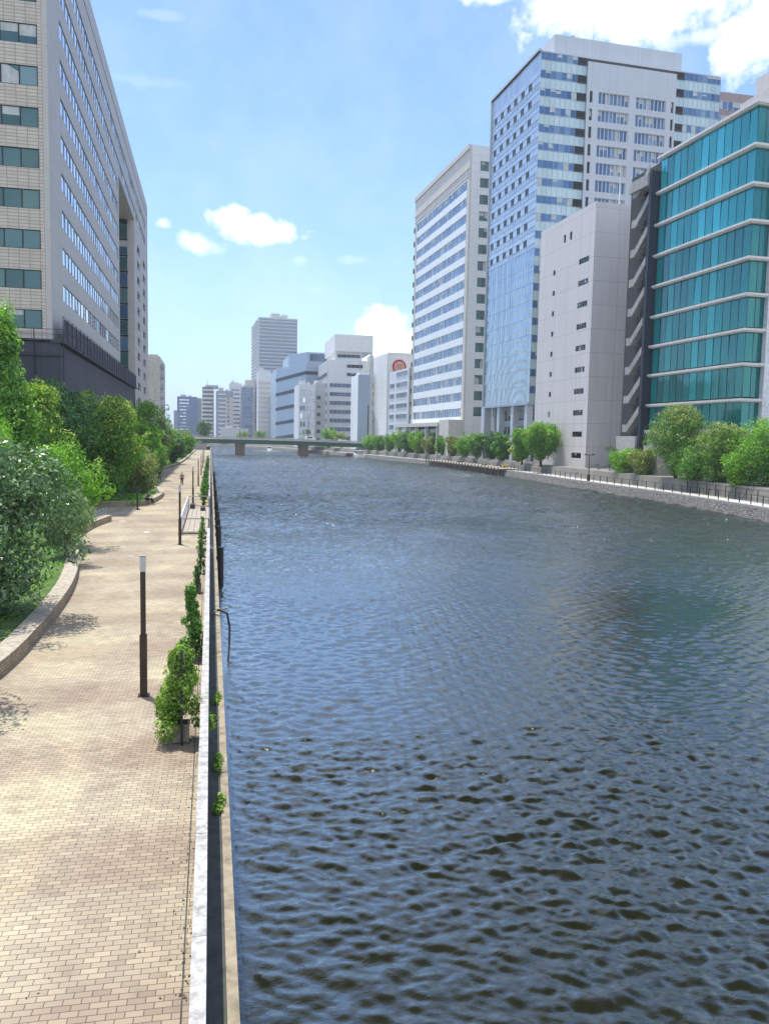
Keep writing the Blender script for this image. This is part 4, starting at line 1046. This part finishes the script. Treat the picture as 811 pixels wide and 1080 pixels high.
# ------------------------------------------------------------------ promenade lamps
def bollard():
    t = empty('lamp_post', (-1.63, 20.4, 0)); 
    m = MB(); m.box(-.085, .085, -.085, .085, 0, 1.55); m.box(-.14, .14, -.14, .14, 0, .02); m.build('base_sleeve', M['brown_metal'], t)
    m = MB(); m.box(-.06, .06, -.06, .06, 1.55, 3.13); m.build('post', M['brown_metal'], t)
    m = MB(); m.box(-.066, .066, -.066, .066, 3.132, 3.5); m.build('lamp_head', M['lamp_white'], t)
    m = MB(); m.box(-.07, .07, -.07, .07, 3.502, 3.53); m.build('cap', M['grey_conc'], t)
    return t
lp = bollard()
places = [(-1.63, 20.4, 'brown lamp post with pale head nearest the camera, alone on open paving'),
          (-1.78, 48.9, 'second brown lamp post from the camera, in front of the railed platform'),
          (-1.62, 77.5, 'brown lamp post at the far end of the railed platform'),
          (-1.55, 106, 'brown lamp post beside the walking person, fourth from the camera'),
          (-1.5, 134, 'fifth brown lamp post from the camera along the seawall'),
          (-1.5, 163, 'sixth brown lamp post, farthest but one along the seawall'),
          (-1.5, 192, 'farthest brown lamp post along the seawall, close to the bridge')]
for i, (x, y, lb) in enumerate(places):
    o = lp if i == 0 else copy_tree(lp); o.location = (x, y, 0); tag(o, lb, 'lamp post', 'brown lamp posts along the promenade')
t = empty('sign_post', (-6.15, 72.0, 0), 0, 'short dark post with a small sign by the curved brick planter', 'sign post')
m = MB(); m.tube([(0, 0, 0), (0, 0, 1.5)], .07, 8); m.build('post', M['dark_metal'], t)
m = MB(); m.box(-.2, .2, -.06, .06, 1.5, 1.95); m.build('sign_panel', M['dark_metal'], t)
m = MB(); m.tube([(0, 0, 0), (0, 0, .08)], .2, 10); m.build('foot', M['dark_metal'], t)

# railed timber platform set in the promenade edge
t = empty('viewing_platform', (-1.05, 54, 0), 0, 'pale timber plank platform with steel rails and a white side panel beside the seawall', 'platform')
m = MB()
for k in range(5): m.box(-.78+.36*k, -.78+.36*k+.34, 0, 19, .05, .12)
m.build('plank_deck', M['wood_pale'], t)
m = MB()
for y in (-.6, 19.2):
    m.box(-.9, .95, y, y+.07, 1.05, 1.12); m.box(-.9, .95, y, y+.05, .2, .25)
    for x in (-.9, .88): m.box(x, x+.07, y+.08, y+.15, 0, 1.1)
m.build('rail', M['grey_conc'], t)
m = MB(); m.box(-.92, -.86, 0, 19, .25, 1.1); m.build('side_panel', M['white_paint'], t)
m = MB(); m.box(.92, .98, -1, 19.2, .1, .16); m.box(.92, .98, -1, 19.2, 1.0, 1.07)
for k in range(11): m.box(.93, .97, -.9+2*k, -.86+2*k, 0, 1.0)
m.build('river_rail', M['dark_metal'], t)
m = MB(); m.box(-.7, -.3, 17.5, 18.6, .12, .5); m.box(.2, .6, 15.5, 16.6, .12, .4); m.build('storage_box', M['dark_conc'], t)
# black fenders hanging on the river side
for i, y in enumerate((46.5, 57.5, 62.5, 68.5, 79, 96, 118, 143)):
    m = MB(); m.tube([(.56, 0, -2.4), (.56, 0, .15)], .16, 10); m.box(.3, .5, -.06, .06, -.55, -.35)
    nm = ['first', 'second', 'third', 'fourth', 'fifth', 'sixth', 'seventh', 'eighth'][i]
    tag(m.build('fender', M['black_rubber'], loc=(0, y, 0)), 'upright black fender on the river side of the seawall, %s from the camera' % nm, 'fender', 'black fenders on the seawall')
# hose
m = MB(); m.tube([(.1, 32.5, -.5), (.35, 31.9, -.35), (.62, 31.6, -.42), (.72, 31.4, -.9), (.70, 31.0, -1.5), (.62, 30.2, -2.2)], .045, 8)
tag(m.build('hose', M['black_rubber']), 'black hose looping over the seawall ledge down into the water', 'hose')
m = MB(); m.tube([(.08, 32.1, -.45), (.7, 32.0, -.28)], .035, 8); tag(m.build('outlet_pipe', M['grey_conc']), 'thin pale pipe sticking out over the ledge beside the black hose', 'pipe')
# hand rail on second part of the near planter wall
t = empty('hand_rail', (-7.6, 60.5, .44), 0, 'low pale steel hoop rail standing on the brick planter wall', 'rail')
m = MB()
for k in range(4): m.tube([(-.35+.12*k, -1+.9*k, 0), (-.35+.12*k, -1+.9*k, .55), (-.3+.12*k, -.6+.9*k, .55), (-.3+.12*k, -.6+.9*k, 0)], .025, 6)
m.build('hoops', M['steel'], t)

# ------------------------------------------------------------------ vine planters along the wall
def vine(x, y, h, r, n, label, seed, size=.09, mat='vine', box=True):
    if not box:
        tree('climbing_plant', x, y, 0, h, r, LF[mat], n, size, label, 'plant', seed, 'climbing plants along the seawall', crown0=.0, clumps=40, shape='vine', trunk_r=.02)
        return
    t = empty('planter', (x, y, 0), 0, label.replace('climbing plant', 'square planter under climbing plant'), 'planter', 'planters along the seawall')
    m = MB(); b = .17
    m.box(-b, b, -b, b, .02, .36); m.box(-b-.02, b+.02, -b-.02, b+.02, .36, .4)
    m.build('pot', M['wood_pale'], t)
    m = MB(); m.box(-b+.03, b-.03, -b+.03, b-.03, .4, .41); m.build('soil', M['soil'], t)
    m = MB(); m.box(.0, .05, -.28, -.24, 0, h*.93); m.build('stake', M['dark_metal'], t)
    tree('climbing_plant', x, y, .2, h-.2, r, LF[mat], n, size, label, 'plant', seed, 'climbing plants along the seawall', crown0=.05, clumps=30, shape='vine', trunk_r=.02)
V = [(-.62, 17.2, 2.15, .74, 6000, 'nearest climbing plant, broad and yellow green, against the white wall', 'vine'),
     (-.56, 23.6, 2.3, .52, 3600, 'tall narrow climbing plant just beyond the broadest one', 'mid'),
     (-.55, 33.8, 1.2, .26, 900, 'small climbing plant in a pale square pot before the dark shaded one', 'mid'),
     (-.45, 38.5, 1.7, .25, 900, 'thin dark climbing plant midway to the platform', 'dark'),
     (-.5, 44, 1.5, .3, 900, 'climbing plant touching the near wall end before the platform', 'vine'),
     (-.5, 50.5, 1.7, .3, 900, 'slim climbing plant at the near rail of the platform', 'mid')]
for i, (x, y, h, r, n, lb, mt) in enumerate(V): vine(x, y, h, r, n, lb, 40+i, mat=mt, box=i in (0, 2, 4))
words = ['first', 'second', 'third', 'fourth', 'fifth', 'sixth', 'seventh', 'eighth', 'ninth', 'tenth', 'eleventh', 'twelfth', 'thirteenth', 'fourteenth']
for i, y in enumerate((76, 80, 84, 89, 94, 100, 107, 115, 124, 134, 146, 160, 178, 200)):
    tree('wall_shrub', -.62, y, 0, random.Random(i).uniform(1.5, 2.1), .5, LF['dark' if i % 2 else 'mid'], 700, .16, 'green shrub at the seawall, %s one beyond the platform' % words[i], 'shrub', 80+i, 'shrubs along the far seawall', crown0=.02, clumps=16, shape='round', trunk_r=.03)
# weeds on the ledge
for i, (y, lb) in enumerate(((15.2, 'green weed tuft on the ledge nearest the camera'), (17.2, 'leafy weed growing on the ledge beside the broad climbing plant'), (21.5, 'small dark weed farther along the ledge'))):
    c = [(0, 0, .1, .12), (.05, .25, .12, .12), (-.02, -.25, .1, .12), (.02, .1, .28, .09)]
    me = leaves_mesh('weed', c, LF['vine'], 260, .09, 300+i, shell=.2)
    o = bpy.data.objects.new('weed', me); col.objects.link(o); o.location = (.15, y, -.6); o.scale = (.8, .9, .65); tag(o, lb, 'weed', 'weeds on the seawall ledge')

# ------------------------------------------------------------------ left bank trees
T = [ # name x y z0 h r mat n size label crown0 clumps shape
 ('broadleaf_tree', -8.2, 28.5, .35, 6.2, 3.9, 'silver', 42000, .16, 'large bushy tree with silvery dark leaves over the near planter wall', .04, 60, 'round'),
 ('broadleaf_tree', -10.2, 34.0, .35, 5.6, 3.6, 'silver', 17000, .17, 'silvery leaved bush at the very left edge above the bright ground cover', .05, 34, 'round'),
 ('broadleaf_tree', -7.7, 20.3, .35, 5.7, 3.1, 'silver', 15000, .16, 'silvery tree mostly outside the left edge, throwing leafy shade on the near paving', .38, 34, 'round'),
 ('shrub', -6.9, 41.5, .4, 3.3, 1.5, 'greygreen', 9000, .1, 'fine leaved grey green shrub at the tip of the big silvery tree', .03, 26, 'round'),
 ('shrub', -7.9, 48.0, .4, 5.4, 2.5, 'bright', 12000, .17, 'bright light green shrub rising behind the grey green shrub', .05, 30, 'round'),
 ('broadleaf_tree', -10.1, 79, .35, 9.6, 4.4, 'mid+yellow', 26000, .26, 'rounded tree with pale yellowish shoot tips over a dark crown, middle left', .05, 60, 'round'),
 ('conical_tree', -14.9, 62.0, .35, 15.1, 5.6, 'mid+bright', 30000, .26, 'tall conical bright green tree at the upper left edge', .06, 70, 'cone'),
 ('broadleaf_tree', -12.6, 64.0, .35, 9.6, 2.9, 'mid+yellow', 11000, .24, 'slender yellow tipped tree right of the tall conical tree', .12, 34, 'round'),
 ('broadleaf_tree', -12.4, 48.0, .35, 7.6, 2.5, 'bright', 9000, .22, 'lime green tree crown at the left edge below the conical tree', .2, 26, 'round'),
 ('broadleaf_tree', -14.0, 73.0, .35, 10.2, 4.6, 'dark', 20000, .28, 'dark green spreading tree in front of the dark netting', .1, 44, 'round'),
 ('broadleaf_tree', -10.6, 118, .35, 7.8, 4.6, 'mid+bright', 14000, .34, 'dark blue green tree right of the pale tipped tree', .05, 40, 'round'),
 ('shrub', -7.6, 88, .4, 5.0, 2.8, 'olive', 8000, .2, 'olive shrub on the curved planter behind the seated person', .02, 24, 'round'),
 ('shrub', -8.9, 100, .4, 5.4, 3.2, 'mid', 8000, .24, 'sloping mid green shrub beyond the olive shrub', .02, 22, 'round'),
 ('broadleaf_tree', -11.5, 165, .35, 12.2, 5.6, 'bright', 9000, .45, 'bright round tree below the far grey beige slab building', .05, 44, 'round'),
 ('broadleaf_tree', -9.2, 142, .35, 8.6, 3.6, 'greygreen', 8000, .35, 'pale grey green tree overhanging the bend of the path', .05, 36, 'round'),
 ('shrub', -8.6, 128, .4, 4.4, 2.5, 'bright', 4000, .3, 'lime shrub at the bend of the path', .02, 22, 'round'),
 ('broadleaf_tree', -7.9, 182, .35, 7.0, 3.4, 'dark', 5000, .42, 'dark tree beside the path just before the bridge', .05, 28, 'round'),
 ('broadleaf_tree', -8.0, 225, .35, 7.0, 4.2, 'mid', 4000, .5, 'mid green tree farther along the path', .05, 24, 'round'),
 ('broadleaf_tree', -9.0, 290, .35, 8.0, 5.5, 'olive', 4000, .6, 'olive tree at the left foot of the bridge', .05, 24, 'round'),
]
for i, (nm, x, y, z0, h, r, mt, n, sz, lb, c0, cl, sh) in enumerate(T):
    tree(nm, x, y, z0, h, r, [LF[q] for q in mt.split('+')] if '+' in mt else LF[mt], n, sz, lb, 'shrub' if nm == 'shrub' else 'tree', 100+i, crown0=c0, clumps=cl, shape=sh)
# ground cover
rs = random.Random(9)
def cover(name, reg, n, size, mt, label, seed, K=KA, z=.42):
    cents = []
    for (x, y, r) in reg: cents.append((x, y, z-.1, r))
    me = leaves_mesh(name, cents, LF[mt], n, size, seed, shell=.05, up=.9, flat=.28)
    o = bpy.data.objects.new(name, me); col.objects.link(o); tag(o, label, 'ground cover', kind='stuff')
def inK(K, rng, dmin, dmax, n, r):
    P = [p for p in K if rng[0] <= p[1] <= rng[1]]; out = []
    for _ in range(n):
        p = rs.choice(P); out.append((p[0]-rs.uniform(dmin, dmax), p[1]+rs.uniform(-1, 1), r*rs.uniform(.6, 1.2)))
    return out
cover('ground_cover', inK(KA, (16, 40), 1.0, 5, 90, .6), 26000, .10, 'bright', 'bright green ground cover under the silvery tree', 1)
cover('ground_cover', inK(KA, (40, 60), .9, 5, 50, .8), 9000, .14, 'mid', 'low greenery behind the second stretch of brick wall', 2)
cover('ground_cover', inK(KB, (76, 104), .7, 5, 60, .9), 9000, .18, 'bright', 'lime ground cover on the curved planter', 3)
cover('ground_cover', inK(KC, (118, 340), .8, 8, 120, 1.6), 14000, .35, 'mid', 'green planting beside the far path', 4)

rs2 = np.random.RandomState(17); n_ = 520
yy_ = 9+rs2.rand(n_)**1.5*60; xx_ = np.where(rs2.rand(n_) < .55, -.24-np.abs(rs2.normal(0, .16, n_)), -.3-rs2.rand(n_)*5.0)
V_ = []; F_ = []
for k in range(n_):
    a = rs2.rand()*6.28; s_ = .012+.018*rs2.rand(); c_, d_ = math.cos(a)*s_, math.sin(a)*s_
    i_ = len(V_); z_ = .006+rs2.rand()*.006
    V_ += [(xx_[k]-c_, yy_[k]-d_, z_), (xx_[k]+d_*.5, yy_[k]-c_*.5, z_+.006), (xx_[k]+c_, yy_[k]+d_, z_), (xx_[k]-d_*.5, yy_[k]+c_*.5, z_+.006)]; F_.append((i_, i_+1, i_+2, i_+3))
me = bpy.data.meshes.new('fallen_leaves'); me.from_pydata(V_, [], F_); me.materials.append(leafmat('leaf_dry', (.05, .03, .015), (.13, .08, .03), (.10, .13, .03), .8, .1))
o = bpy.data.objects.new('fallen_leaves', me); col.objects.link(o); tag(o, 'dry fallen leaves scattered on the brick paving', 'fallen leaves', kind='stuff')

# ------------------------------------------------------------------ right bank
def bank_at(Y, d):
    P = offset(BANK, d)
    for a, b in zip(P, P[1:]):
        if a[1] <= Y <= b[1]: return a[0]+(b[0]-a[0])*(Y-a[1])/(b[1]-a[1])
    return P[-1][0]
def fence(y0, y1, d, step, label, zb=-.58, h=1.15, mat='dark_metal'):
    t = empty('railing', (bank_at((y0+y1)/2, d), (y0+y1)/2, zb), 0, label, 'railing'); ox, oy = t.location.x, t.location.y
    n = int((y1-y0)/step); P = [(bank_at(y0+(y1-y0)*k/n, d)-ox, y0+(y1-y0)*k/n-oy) for k in range(n+1)]
    pm = MB(); pm.box(-.045, .045, -.045, .045, 0, h); me = pm.mesh('post', M[mat])
    for p in P: inst('post', me, t, (p[0], p[1], 0))
    m = MB()
    for a, b in zip(P, P[1:]):
        for z, th in ((h+.03, .06), (h*.62, .025), (h*.3, .025)): m.bar((*a, z), (*b, z), .05, th)
    m.build('rails', M[mat], t)
fence(62, 112, 1.75, 2.6, 'dark brown riverside railing in front of the leafy trees at the right')
fence(112, 188, 1.75, 2.8, 'dark railing along the right bank below the round trees')
fence(188, 262, 1.75, 3.0, 'dark railing along the timber boardwalk on the right bank')
fence(262, 350, 1.75, 3.4, 'dark railing along the right bank near the bridge')
fence(60, 108, 4.9, 2.6, 'inner dark fence behind the walkway under the leafy trees', h=1.5)
# timber boardwalk with piles
t = empty('boardwalk', (bank_at(220, -.5), 220, -.6), 0, 'brown timber boardwalk on piles along the right bank under the white office', 'boardwalk'); ox, oy = t.location.x, t.location.y
m = MB()
for k in range(25):
    a = 186+3*k; b = a+2.9
    m.poly([(bank_at(a, -1.1)-ox, a-oy, .35), (bank_at(a, 4.6)-ox, a-oy, .35), (bank_at(b, 4.6)-ox, b-oy, .35), (bank_at(b, -1.1)-ox, b-oy, .35)])
    m.poly([(bank_at(a, -1.1)-ox, a-oy, .05), (bank_at(a, -1.1)-ox, a-oy, .35), (bank_at(b, -1.1)-ox, b-oy, .35), (bank_at(b, -1.1)-ox, b-oy, .05)])
m.build('deck', M['wood_pale'], t)
pm = MB(); pm.tube([(0, 0, -2.2), (0, 0, .75)], .15, 8); me = pm.mesh('pile', M['wood_dark'])
for k in range(25): inst('pile', me, t, (bank_at(186+3*k, -1.3)-ox, 186+3*k-oy, 0))
for i, (yy, lb) in enumerate(((196, 'timber bench nearest the round trees on the boardwalk'), (212, 'timber bench in the middle of the boardwalk'), (236, 'timber bench at the bridge end of the boardwalk'))):
    b = empty('bench', (bank_at(yy, 3), yy, -.25), 0, lb, 'bench', 'benches on the boardwalk')
    m = MB(); m.box(-.3, .3, -1.6, 1.6, .42, .5); m.build('seat', M['wood_pale'], b)
    for yo in (-1.3, 1.2): m = MB(); m.box(-.25, .25, yo, yo+.1, 0, .42); m.build('leg', M['dark_metal'], b)
# yellow flower bed
c = [(bank_at(200, 6)+rs.uniform(-1.5, 1.5), 200+rs.uniform(-4, 4), .0, .9) for _ in range(16)]
me = leaves_mesh('flower_bed', c, M['yellow'], 3000, .22, 6, flat=.5); o = bpy.data.objects.new('flower_bed', me); col.objects.link(o); tag(o, 'patch of yellow flowers at the foot of the tower column', 'flowers', kind='stuff')
# pale stairs beside the pink block
t = empty('outdoor_stairs', (bank_at(150, 5), 150, -.6), R_(2), 'broad pale stone steps in front of the pinkish concrete block', 'stairs')
m = MB()
for k in range(10): m.box(.8*k*.55, 9, -11, 6, .18*k, .18*(k+1))
m.build('steps', M['white_conc'], t)
m = MB()
for yy in (-8, -3.5, 1): m.bar((0, yy, .9), (5, yy, 2.8), .08, .08); m.box(.0, .08, yy-.04, yy+.04, 0, .9); m.box(4.9, 5, yy-.04, yy+.04, 1.6, 2.8)
m.build('hand_rail', M['dark_metal'], t)
# twin-head lamp
t = empty('street_lamp', (bank_at(138, 2.3), 138, -.6), 0, 'slim twin headed lamp by the railing in front of the pinkish block', 'street lamp')
m = MB(); m.tube([(0, 0, 0), (0, 0, 5.0)], [.11, .07], 8); m.box(-.2, .2, -.2, .2, 0, 1.2); m.build('pole', M['dark_metal'], t)
m = MB(); m.bar((-.8, 0, 4.8), (.8, 0, 4.8), .06, .06); m.box(-1.0, -.5, -.15, .15, 4.83, 4.98); m.box(.5, 1.0, -.15, .15, 4.83, 4.98); m.build('lamp_head', M['dark_metal'], t)
# low wall blocks
t = tag((lambda m: (m.box(0, 9, 0, 5, 0, 5.0), m.build('service_block', M['pale_conc'], loc=(74, 124, 1.2)))[1])(MB()), 'low pale service block between the pinkish building and the stair tower', 'outbuilding')

RT = [
 ('round_tree', 73.3, 172, .9, 9.8, 4.7, 'mid+bright', 16000, .38, 'large perfectly round green tree before the pinkish concrete block', .24, 60),
 ('round_tree', 73.9, 185, .9, 8.6, 3.6, 'mid+bright', 9000, .38, 'smaller round tree just left of the large round tree', .24, 40),
 ('broadleaf_tree', 71.5, 114.5, 1.2, 11.2, 4.9, 'mid+olive', 17000, .30, 'tall uneven tree in front of the stair tower and teal office corner', .16, 60),
 ('broadleaf_tree', 72.0, 103, 1.2, 8.4, 4.9, 'mid+olive', 17000, .30, 'pale green tree in the middle of the leafy row before the teal office', .05, 60),
 ('broadleaf_tree', 72.2, 94, 1.2, 8.8, 5.0, 'mid+bright', 17000, .28, 'broad tree at the right edge in front of the teal office', .05, 60),
 ('broadleaf_tree', 69.6, 96.0, 1.2, 5.0, 3.0, 'bright', 9000, .26, 'low vivid green tree in front of the paler trees at the right edge', .05, 30),
 ('shrub', 70.5, 108.5, 1.2, 5.0, 3.4, 'mid', 8000, .26, 'dark filling shrub between the two taller trees at the right', .03, 30),
 ('shrub', 73.5, 134, 1.2, 4.4, 3.4, 'bright', 7000, .28, 'bright bush left of the tall uneven tree on the right bank', .03, 26),
 ('shrub', 72.8, 126, 1.2, 4.4, 3.5, 'olive', 7000, .28, 'yellowish bush touching the tall uneven tree on the right bank', .03, 26),
 ('shrub', 76.0, 141, 1.2, 5.0, 3.0, 'dark', 5000, .28, 'dark green bush under the right edge of the pinkish block', .03, 24),
 ('broadleaf_tree', 76.0, 88, 1.2, 8.0, 4.8, 'olive', 9000, .32, 'rearmost olive tree against the teal office base', .05, 40),
]
for i, (nm, x, y, z0, h, r, mt, n, sz, lb, c0, cl) in enumerate(RT):
    tree(nm, x, y, z0, h, r, [LF[q] for q in mt.split('+')] if '+' in mt else LF[mt], n, sz, lb, 'shrub' if nm == 'shrub' else 'tree', 200+i, crown0=c0, clumps=cl)
row = [(196, 7.0, 3.2, 'yellow'), (207, 7.5, 3.0, 'mid'), (219, 8.2, 3.6, 'dark'), (230, 7.6, 3.4, 'mid'), (242, 8.0, 3.6, 'bright'), (255, 7.2, 3.4, 'olive'), (267, 7.0, 3.6, 'mid'), (280, 7.0, 3.6, 'olive'), (293, 8.6, 4.2, 'bright'), (306, 8.4, 4.2, 'dark'), (318, 8.8, 4.4, 'bright'), (330, 7.4, 4.0, 'mid'), (345, 7.0, 4.2, 'mid'), (358, 7.5, 4.4, 'bright')]
desc = {'yellow': 'yellow green', 'mid': 'mid green', 'dark': 'dark green', 'bright': 'bright green', 'olive': 'olive'}
wd = ['fourteenth', 'thirteenth', 'twelfth', 'eleventh', 'tenth', 'ninth', 'eighth', 'seventh', 'sixth', 'fifth', 'fourth', 'third', 'second', 'first']
for i, (y, h, r, mt) in enumerate(row):
    tree('row_tree', bank_at(y, 6.6)+random.Random(i).uniform(-.5, .9), y, .9, h, r, LF[mt], 4200, .5, 'small %s tree, %s from the bridge in the right bank row' % (desc[mt], wd[i]), 'tree', 250+i, 'row of small trees on the right bank', crown0=.12, clumps=22)
# trees seen beyond the bridge
for i, (px, Y, h, r, mt, lb) in enumerate(((215, 470, 13, 5, 'dark', 'dark tree standing behind the left end of the bridge'), (258, 640, 9, 6, 'olive', 'low tree under the far cluster behind the bridge'), (275, 650, 10, 6, 'mid', 'low green tree at the foot of the far residential tower'),
        (347, 415, 10, 5.5, 'bright', 'yellow green tree in front of the stepped office behind the bridge'), (360, 410, 8, 4, 'olive', 'olive tree beside the slim slab behind the bridge'))):
    p = at(px, 462, Y); tree('distant_tree', p.x, Y, 1.2, h, r, LF[mt], 2500, .8, lb, 'tree', 400+i, crown0=.1, clumps=20)

# ------------------------------------------------------------------ people
def skin_mesh(name, joints, edges, mat, parent, sub=2, root=0):
    me = bpy.data.meshes.new(name); me.from_pydata([j[:3] for j in joints], edges, []); o = bpy.data.objects.new(name, me); col.objects.link(o)
    sk = o.modifiers.new('skin', 'SKIN'); sk.use_smooth_shade = True
    lay = me.skin_vertices[0] if len(me.skin_vertices) else None
    if lay is None:
        bm = bmesh.new(); bm.from_mesh(me); bm.verts.layers.skin.verify(); bm.to_mesh(me); bm.free(); lay = me.skin_vertices[0]
    for i, j in enumerate(joints):
        r = j[3]; lay.data[i].radius = r if isinstance(r, tuple) else (r, r); lay.data[i].use_root = (i == root)
    ss = o.modifiers.new('sub', 'SUBSURF'); ss.levels = sub; ss.render_levels = sub
    me.materials.append(mat); o.parent = parent; return o
def person(x, y, z, rz, pose, top, bottom, label):
    t = empty('person', (x, y, z), rz, label, 'person')
    J = {}
    if pose == 'walk':
        P = dict(pel=(0, 0, .95), ch=(0, .02, 1.25), nk=(0, .03, 1.45), hd=(0, .05, 1.58), ht=(0, .05, 1.68))
        hip = [(-.09, 0, .9), (.09, 0, .9)]; kn = [(-.1, .16, .5), (.1, -.04, .5)]; an = [(-.1, .22, .09), (.1, -.3, .16)]; toe = [(-.1, .38, .04), (.1, -.17, .04)]
        sh = [(-.19, .02, 1.4), (.19, .02, 1.4)]; el = [(-.24, -.08, 1.13), (.24, .1, 1.14)]; wr = [(-.23, .02, .9), (.22, .24, .95)]
    else:
        P = dict(pel=(0, 0, .12), ch=(0, .12, .4), nk=(0, .22, .6), hd=(0, .3, .72), ht=(0, .33, .82))
        hip = [(-.1, .02, .1), (.1, .02, .1)]; kn = [(-.13, .45, .1), (.14, .45, .12)]; an = [(-.13, .52, -.34), (.14, .62, -.34)]; toe = [(-.13, .68, -.4), (.14, .78, -.4)]
        sh = [(-.18, .17, .55), (.18, .17, .55)]; el = [(-.22, .28, .3), (.22, .3, .3)]; wr = [(-.06, .45, .26), (.06, .47, .28)]
    js = [(*P['pel'], (.14, .1)), (*P['ch'], (.15, .1)), (*P['nk'], .05), (*P['hd'], (.075, .09)), (*P['ht'], (.07, .085))]; ed = [(0, 1), (1, 2), (2, 3), (3, 4)]
    for s in (0, 1):
        k = len(js); js += [(*hip[s], .085), (*kn[s], .055), (*an[s], .035), (*toe[s], .03)]; ed += [(0, k), (k, k+1), (k+1, k+2), (k+2, k+3)]
        k = len(js); js += [(*sh[s], .05), (*el[s], .038), (*wr[s], .026)]; ed += [(1, k), (k, k+1), (k+1, k+2)]
        w = Vector(wr[s]); dr = (w-Vector(el[s])).normalized(); sd_ = dr.cross(Vector((0, 1, .2))).normalized(); pal = w+dr*.07
        k0 = len(js); js.append((*pal, .026)); ed.append((k+2, k0))
        for q, ln in enumerate((.075, .085, .08, .06)):
            b0 = pal+sd_*(q-1.5)*.02; js += [(*(b0+dr*ln*.5), .009), (*(b0+dr*ln+Vector((0, .015, 0))), .008)]; ed += [(k0, len(js)-2), (len(js)-2, len(js)-1)]
        js.append((*(w+dr*.05+sd_*-.05), .01)); ed.append((k+2, len(js)-1))
    skin_mesh('body', js, ed, M['skin'], t)
    js = [(*P['pel'], (.165, .12)), (*P['ch'], (.175, .12)), (P['nk'][0], P['nk'][1]-.01, P['nk'][2]-.05, .075)]; ed = [(0, 1), (1, 2)]
    for s in (0, 1):
        k = len(js); e = Vector(sh[s]).lerp(Vector(el[s]), .8); js += [(*sh[s], .07), (*e, .06)]; ed += [(1, k), (k, k+1)]
    skin_mesh('shirt', js, ed, top, t)
    js = [(*P['pel'], (.16, .12))]; ed = []
    for s in (0, 1):
        k = len(js); a = Vector(kn[s]).lerp(Vector(an[s]), .9); js += [(*hip[s], .105), (*kn[s], .078), (*a, .06)]; ed += [(0, k), (k, k+1), (k+1, k+2)]
    skin_mesh('trousers', js, ed, bottom, t)
    h = Vector(P['hd']); u = Vector(P['ht'])
    skin_mesh('hair', [(*(h+Vector((0, -.03, .03))), (.08, .075)), (*(u+Vector((0, -.02, .02))), (.078, .08))], [(0, 1)], M['hair'], t)
    for s in (0, 1):
        a = Vector(an[s]); b = Vector(toe[s]); skin_mesh('shoe', [(a.x, a.y, a.z-.04, .045), (*b, .04)], [(0, 1)], M['cloth_dark'], t, 1)
    m = MB(); 
    for s in (-1, 1): m.tube([tuple(h+Vector((s*.03, .085, .02))), tuple(h+Vector((s*.03, .095, .02)))], .008, 6)
    m.build('eyes', M['hair'], t); m = MB(); m.tube([tuple(h+Vector((0, .08, .01))), tuple(h+Vector((0, .115, -.02)))], [.008, .014], 6); m.build('nose', M['skin'], t)
person(-3.6, 106.5, 0, 0, 'walk', M['cloth_pink'], M['cloth_dark'], 'person in a reddish top and dark trousers walking along the promenade')
person(-6.8, 113.5, 0, R_(20), 'walk', M['cloth_dark'], M['cloth_dark'], 'person dressed all in black walking by the planter wall')
person(-5.75, 76.9, .445, R_(-70), 'sit', M['cloth_grey'], M['cloth_dark'], 'person in dark clothes sitting bent forward on the curved brick planter')

# ------------------------------------------------------------------ thin summer haze over the river
m = MB(); m.box(-2510, 2510, -410, 4010, -6, 135)
hm_, nt, p = newmat('haze'); nt.nodes.remove(p)
pv = nd(nt, 'ShaderNodeVolumePrincipled'); pv.inputs['Color'].default_value = (.80, .89, 1.0, 1); pv.inputs['Density'].default_value = .00021; pv.inputs['Anisotropy'].default_value = .2
nt.links.new(pv.outputs[0], nt.nodes['Material Output'].inputs['Volume'])
tag(m.build('haze', hm_), 'thin pale summer haze over the river', 'haze', kind='stuff')
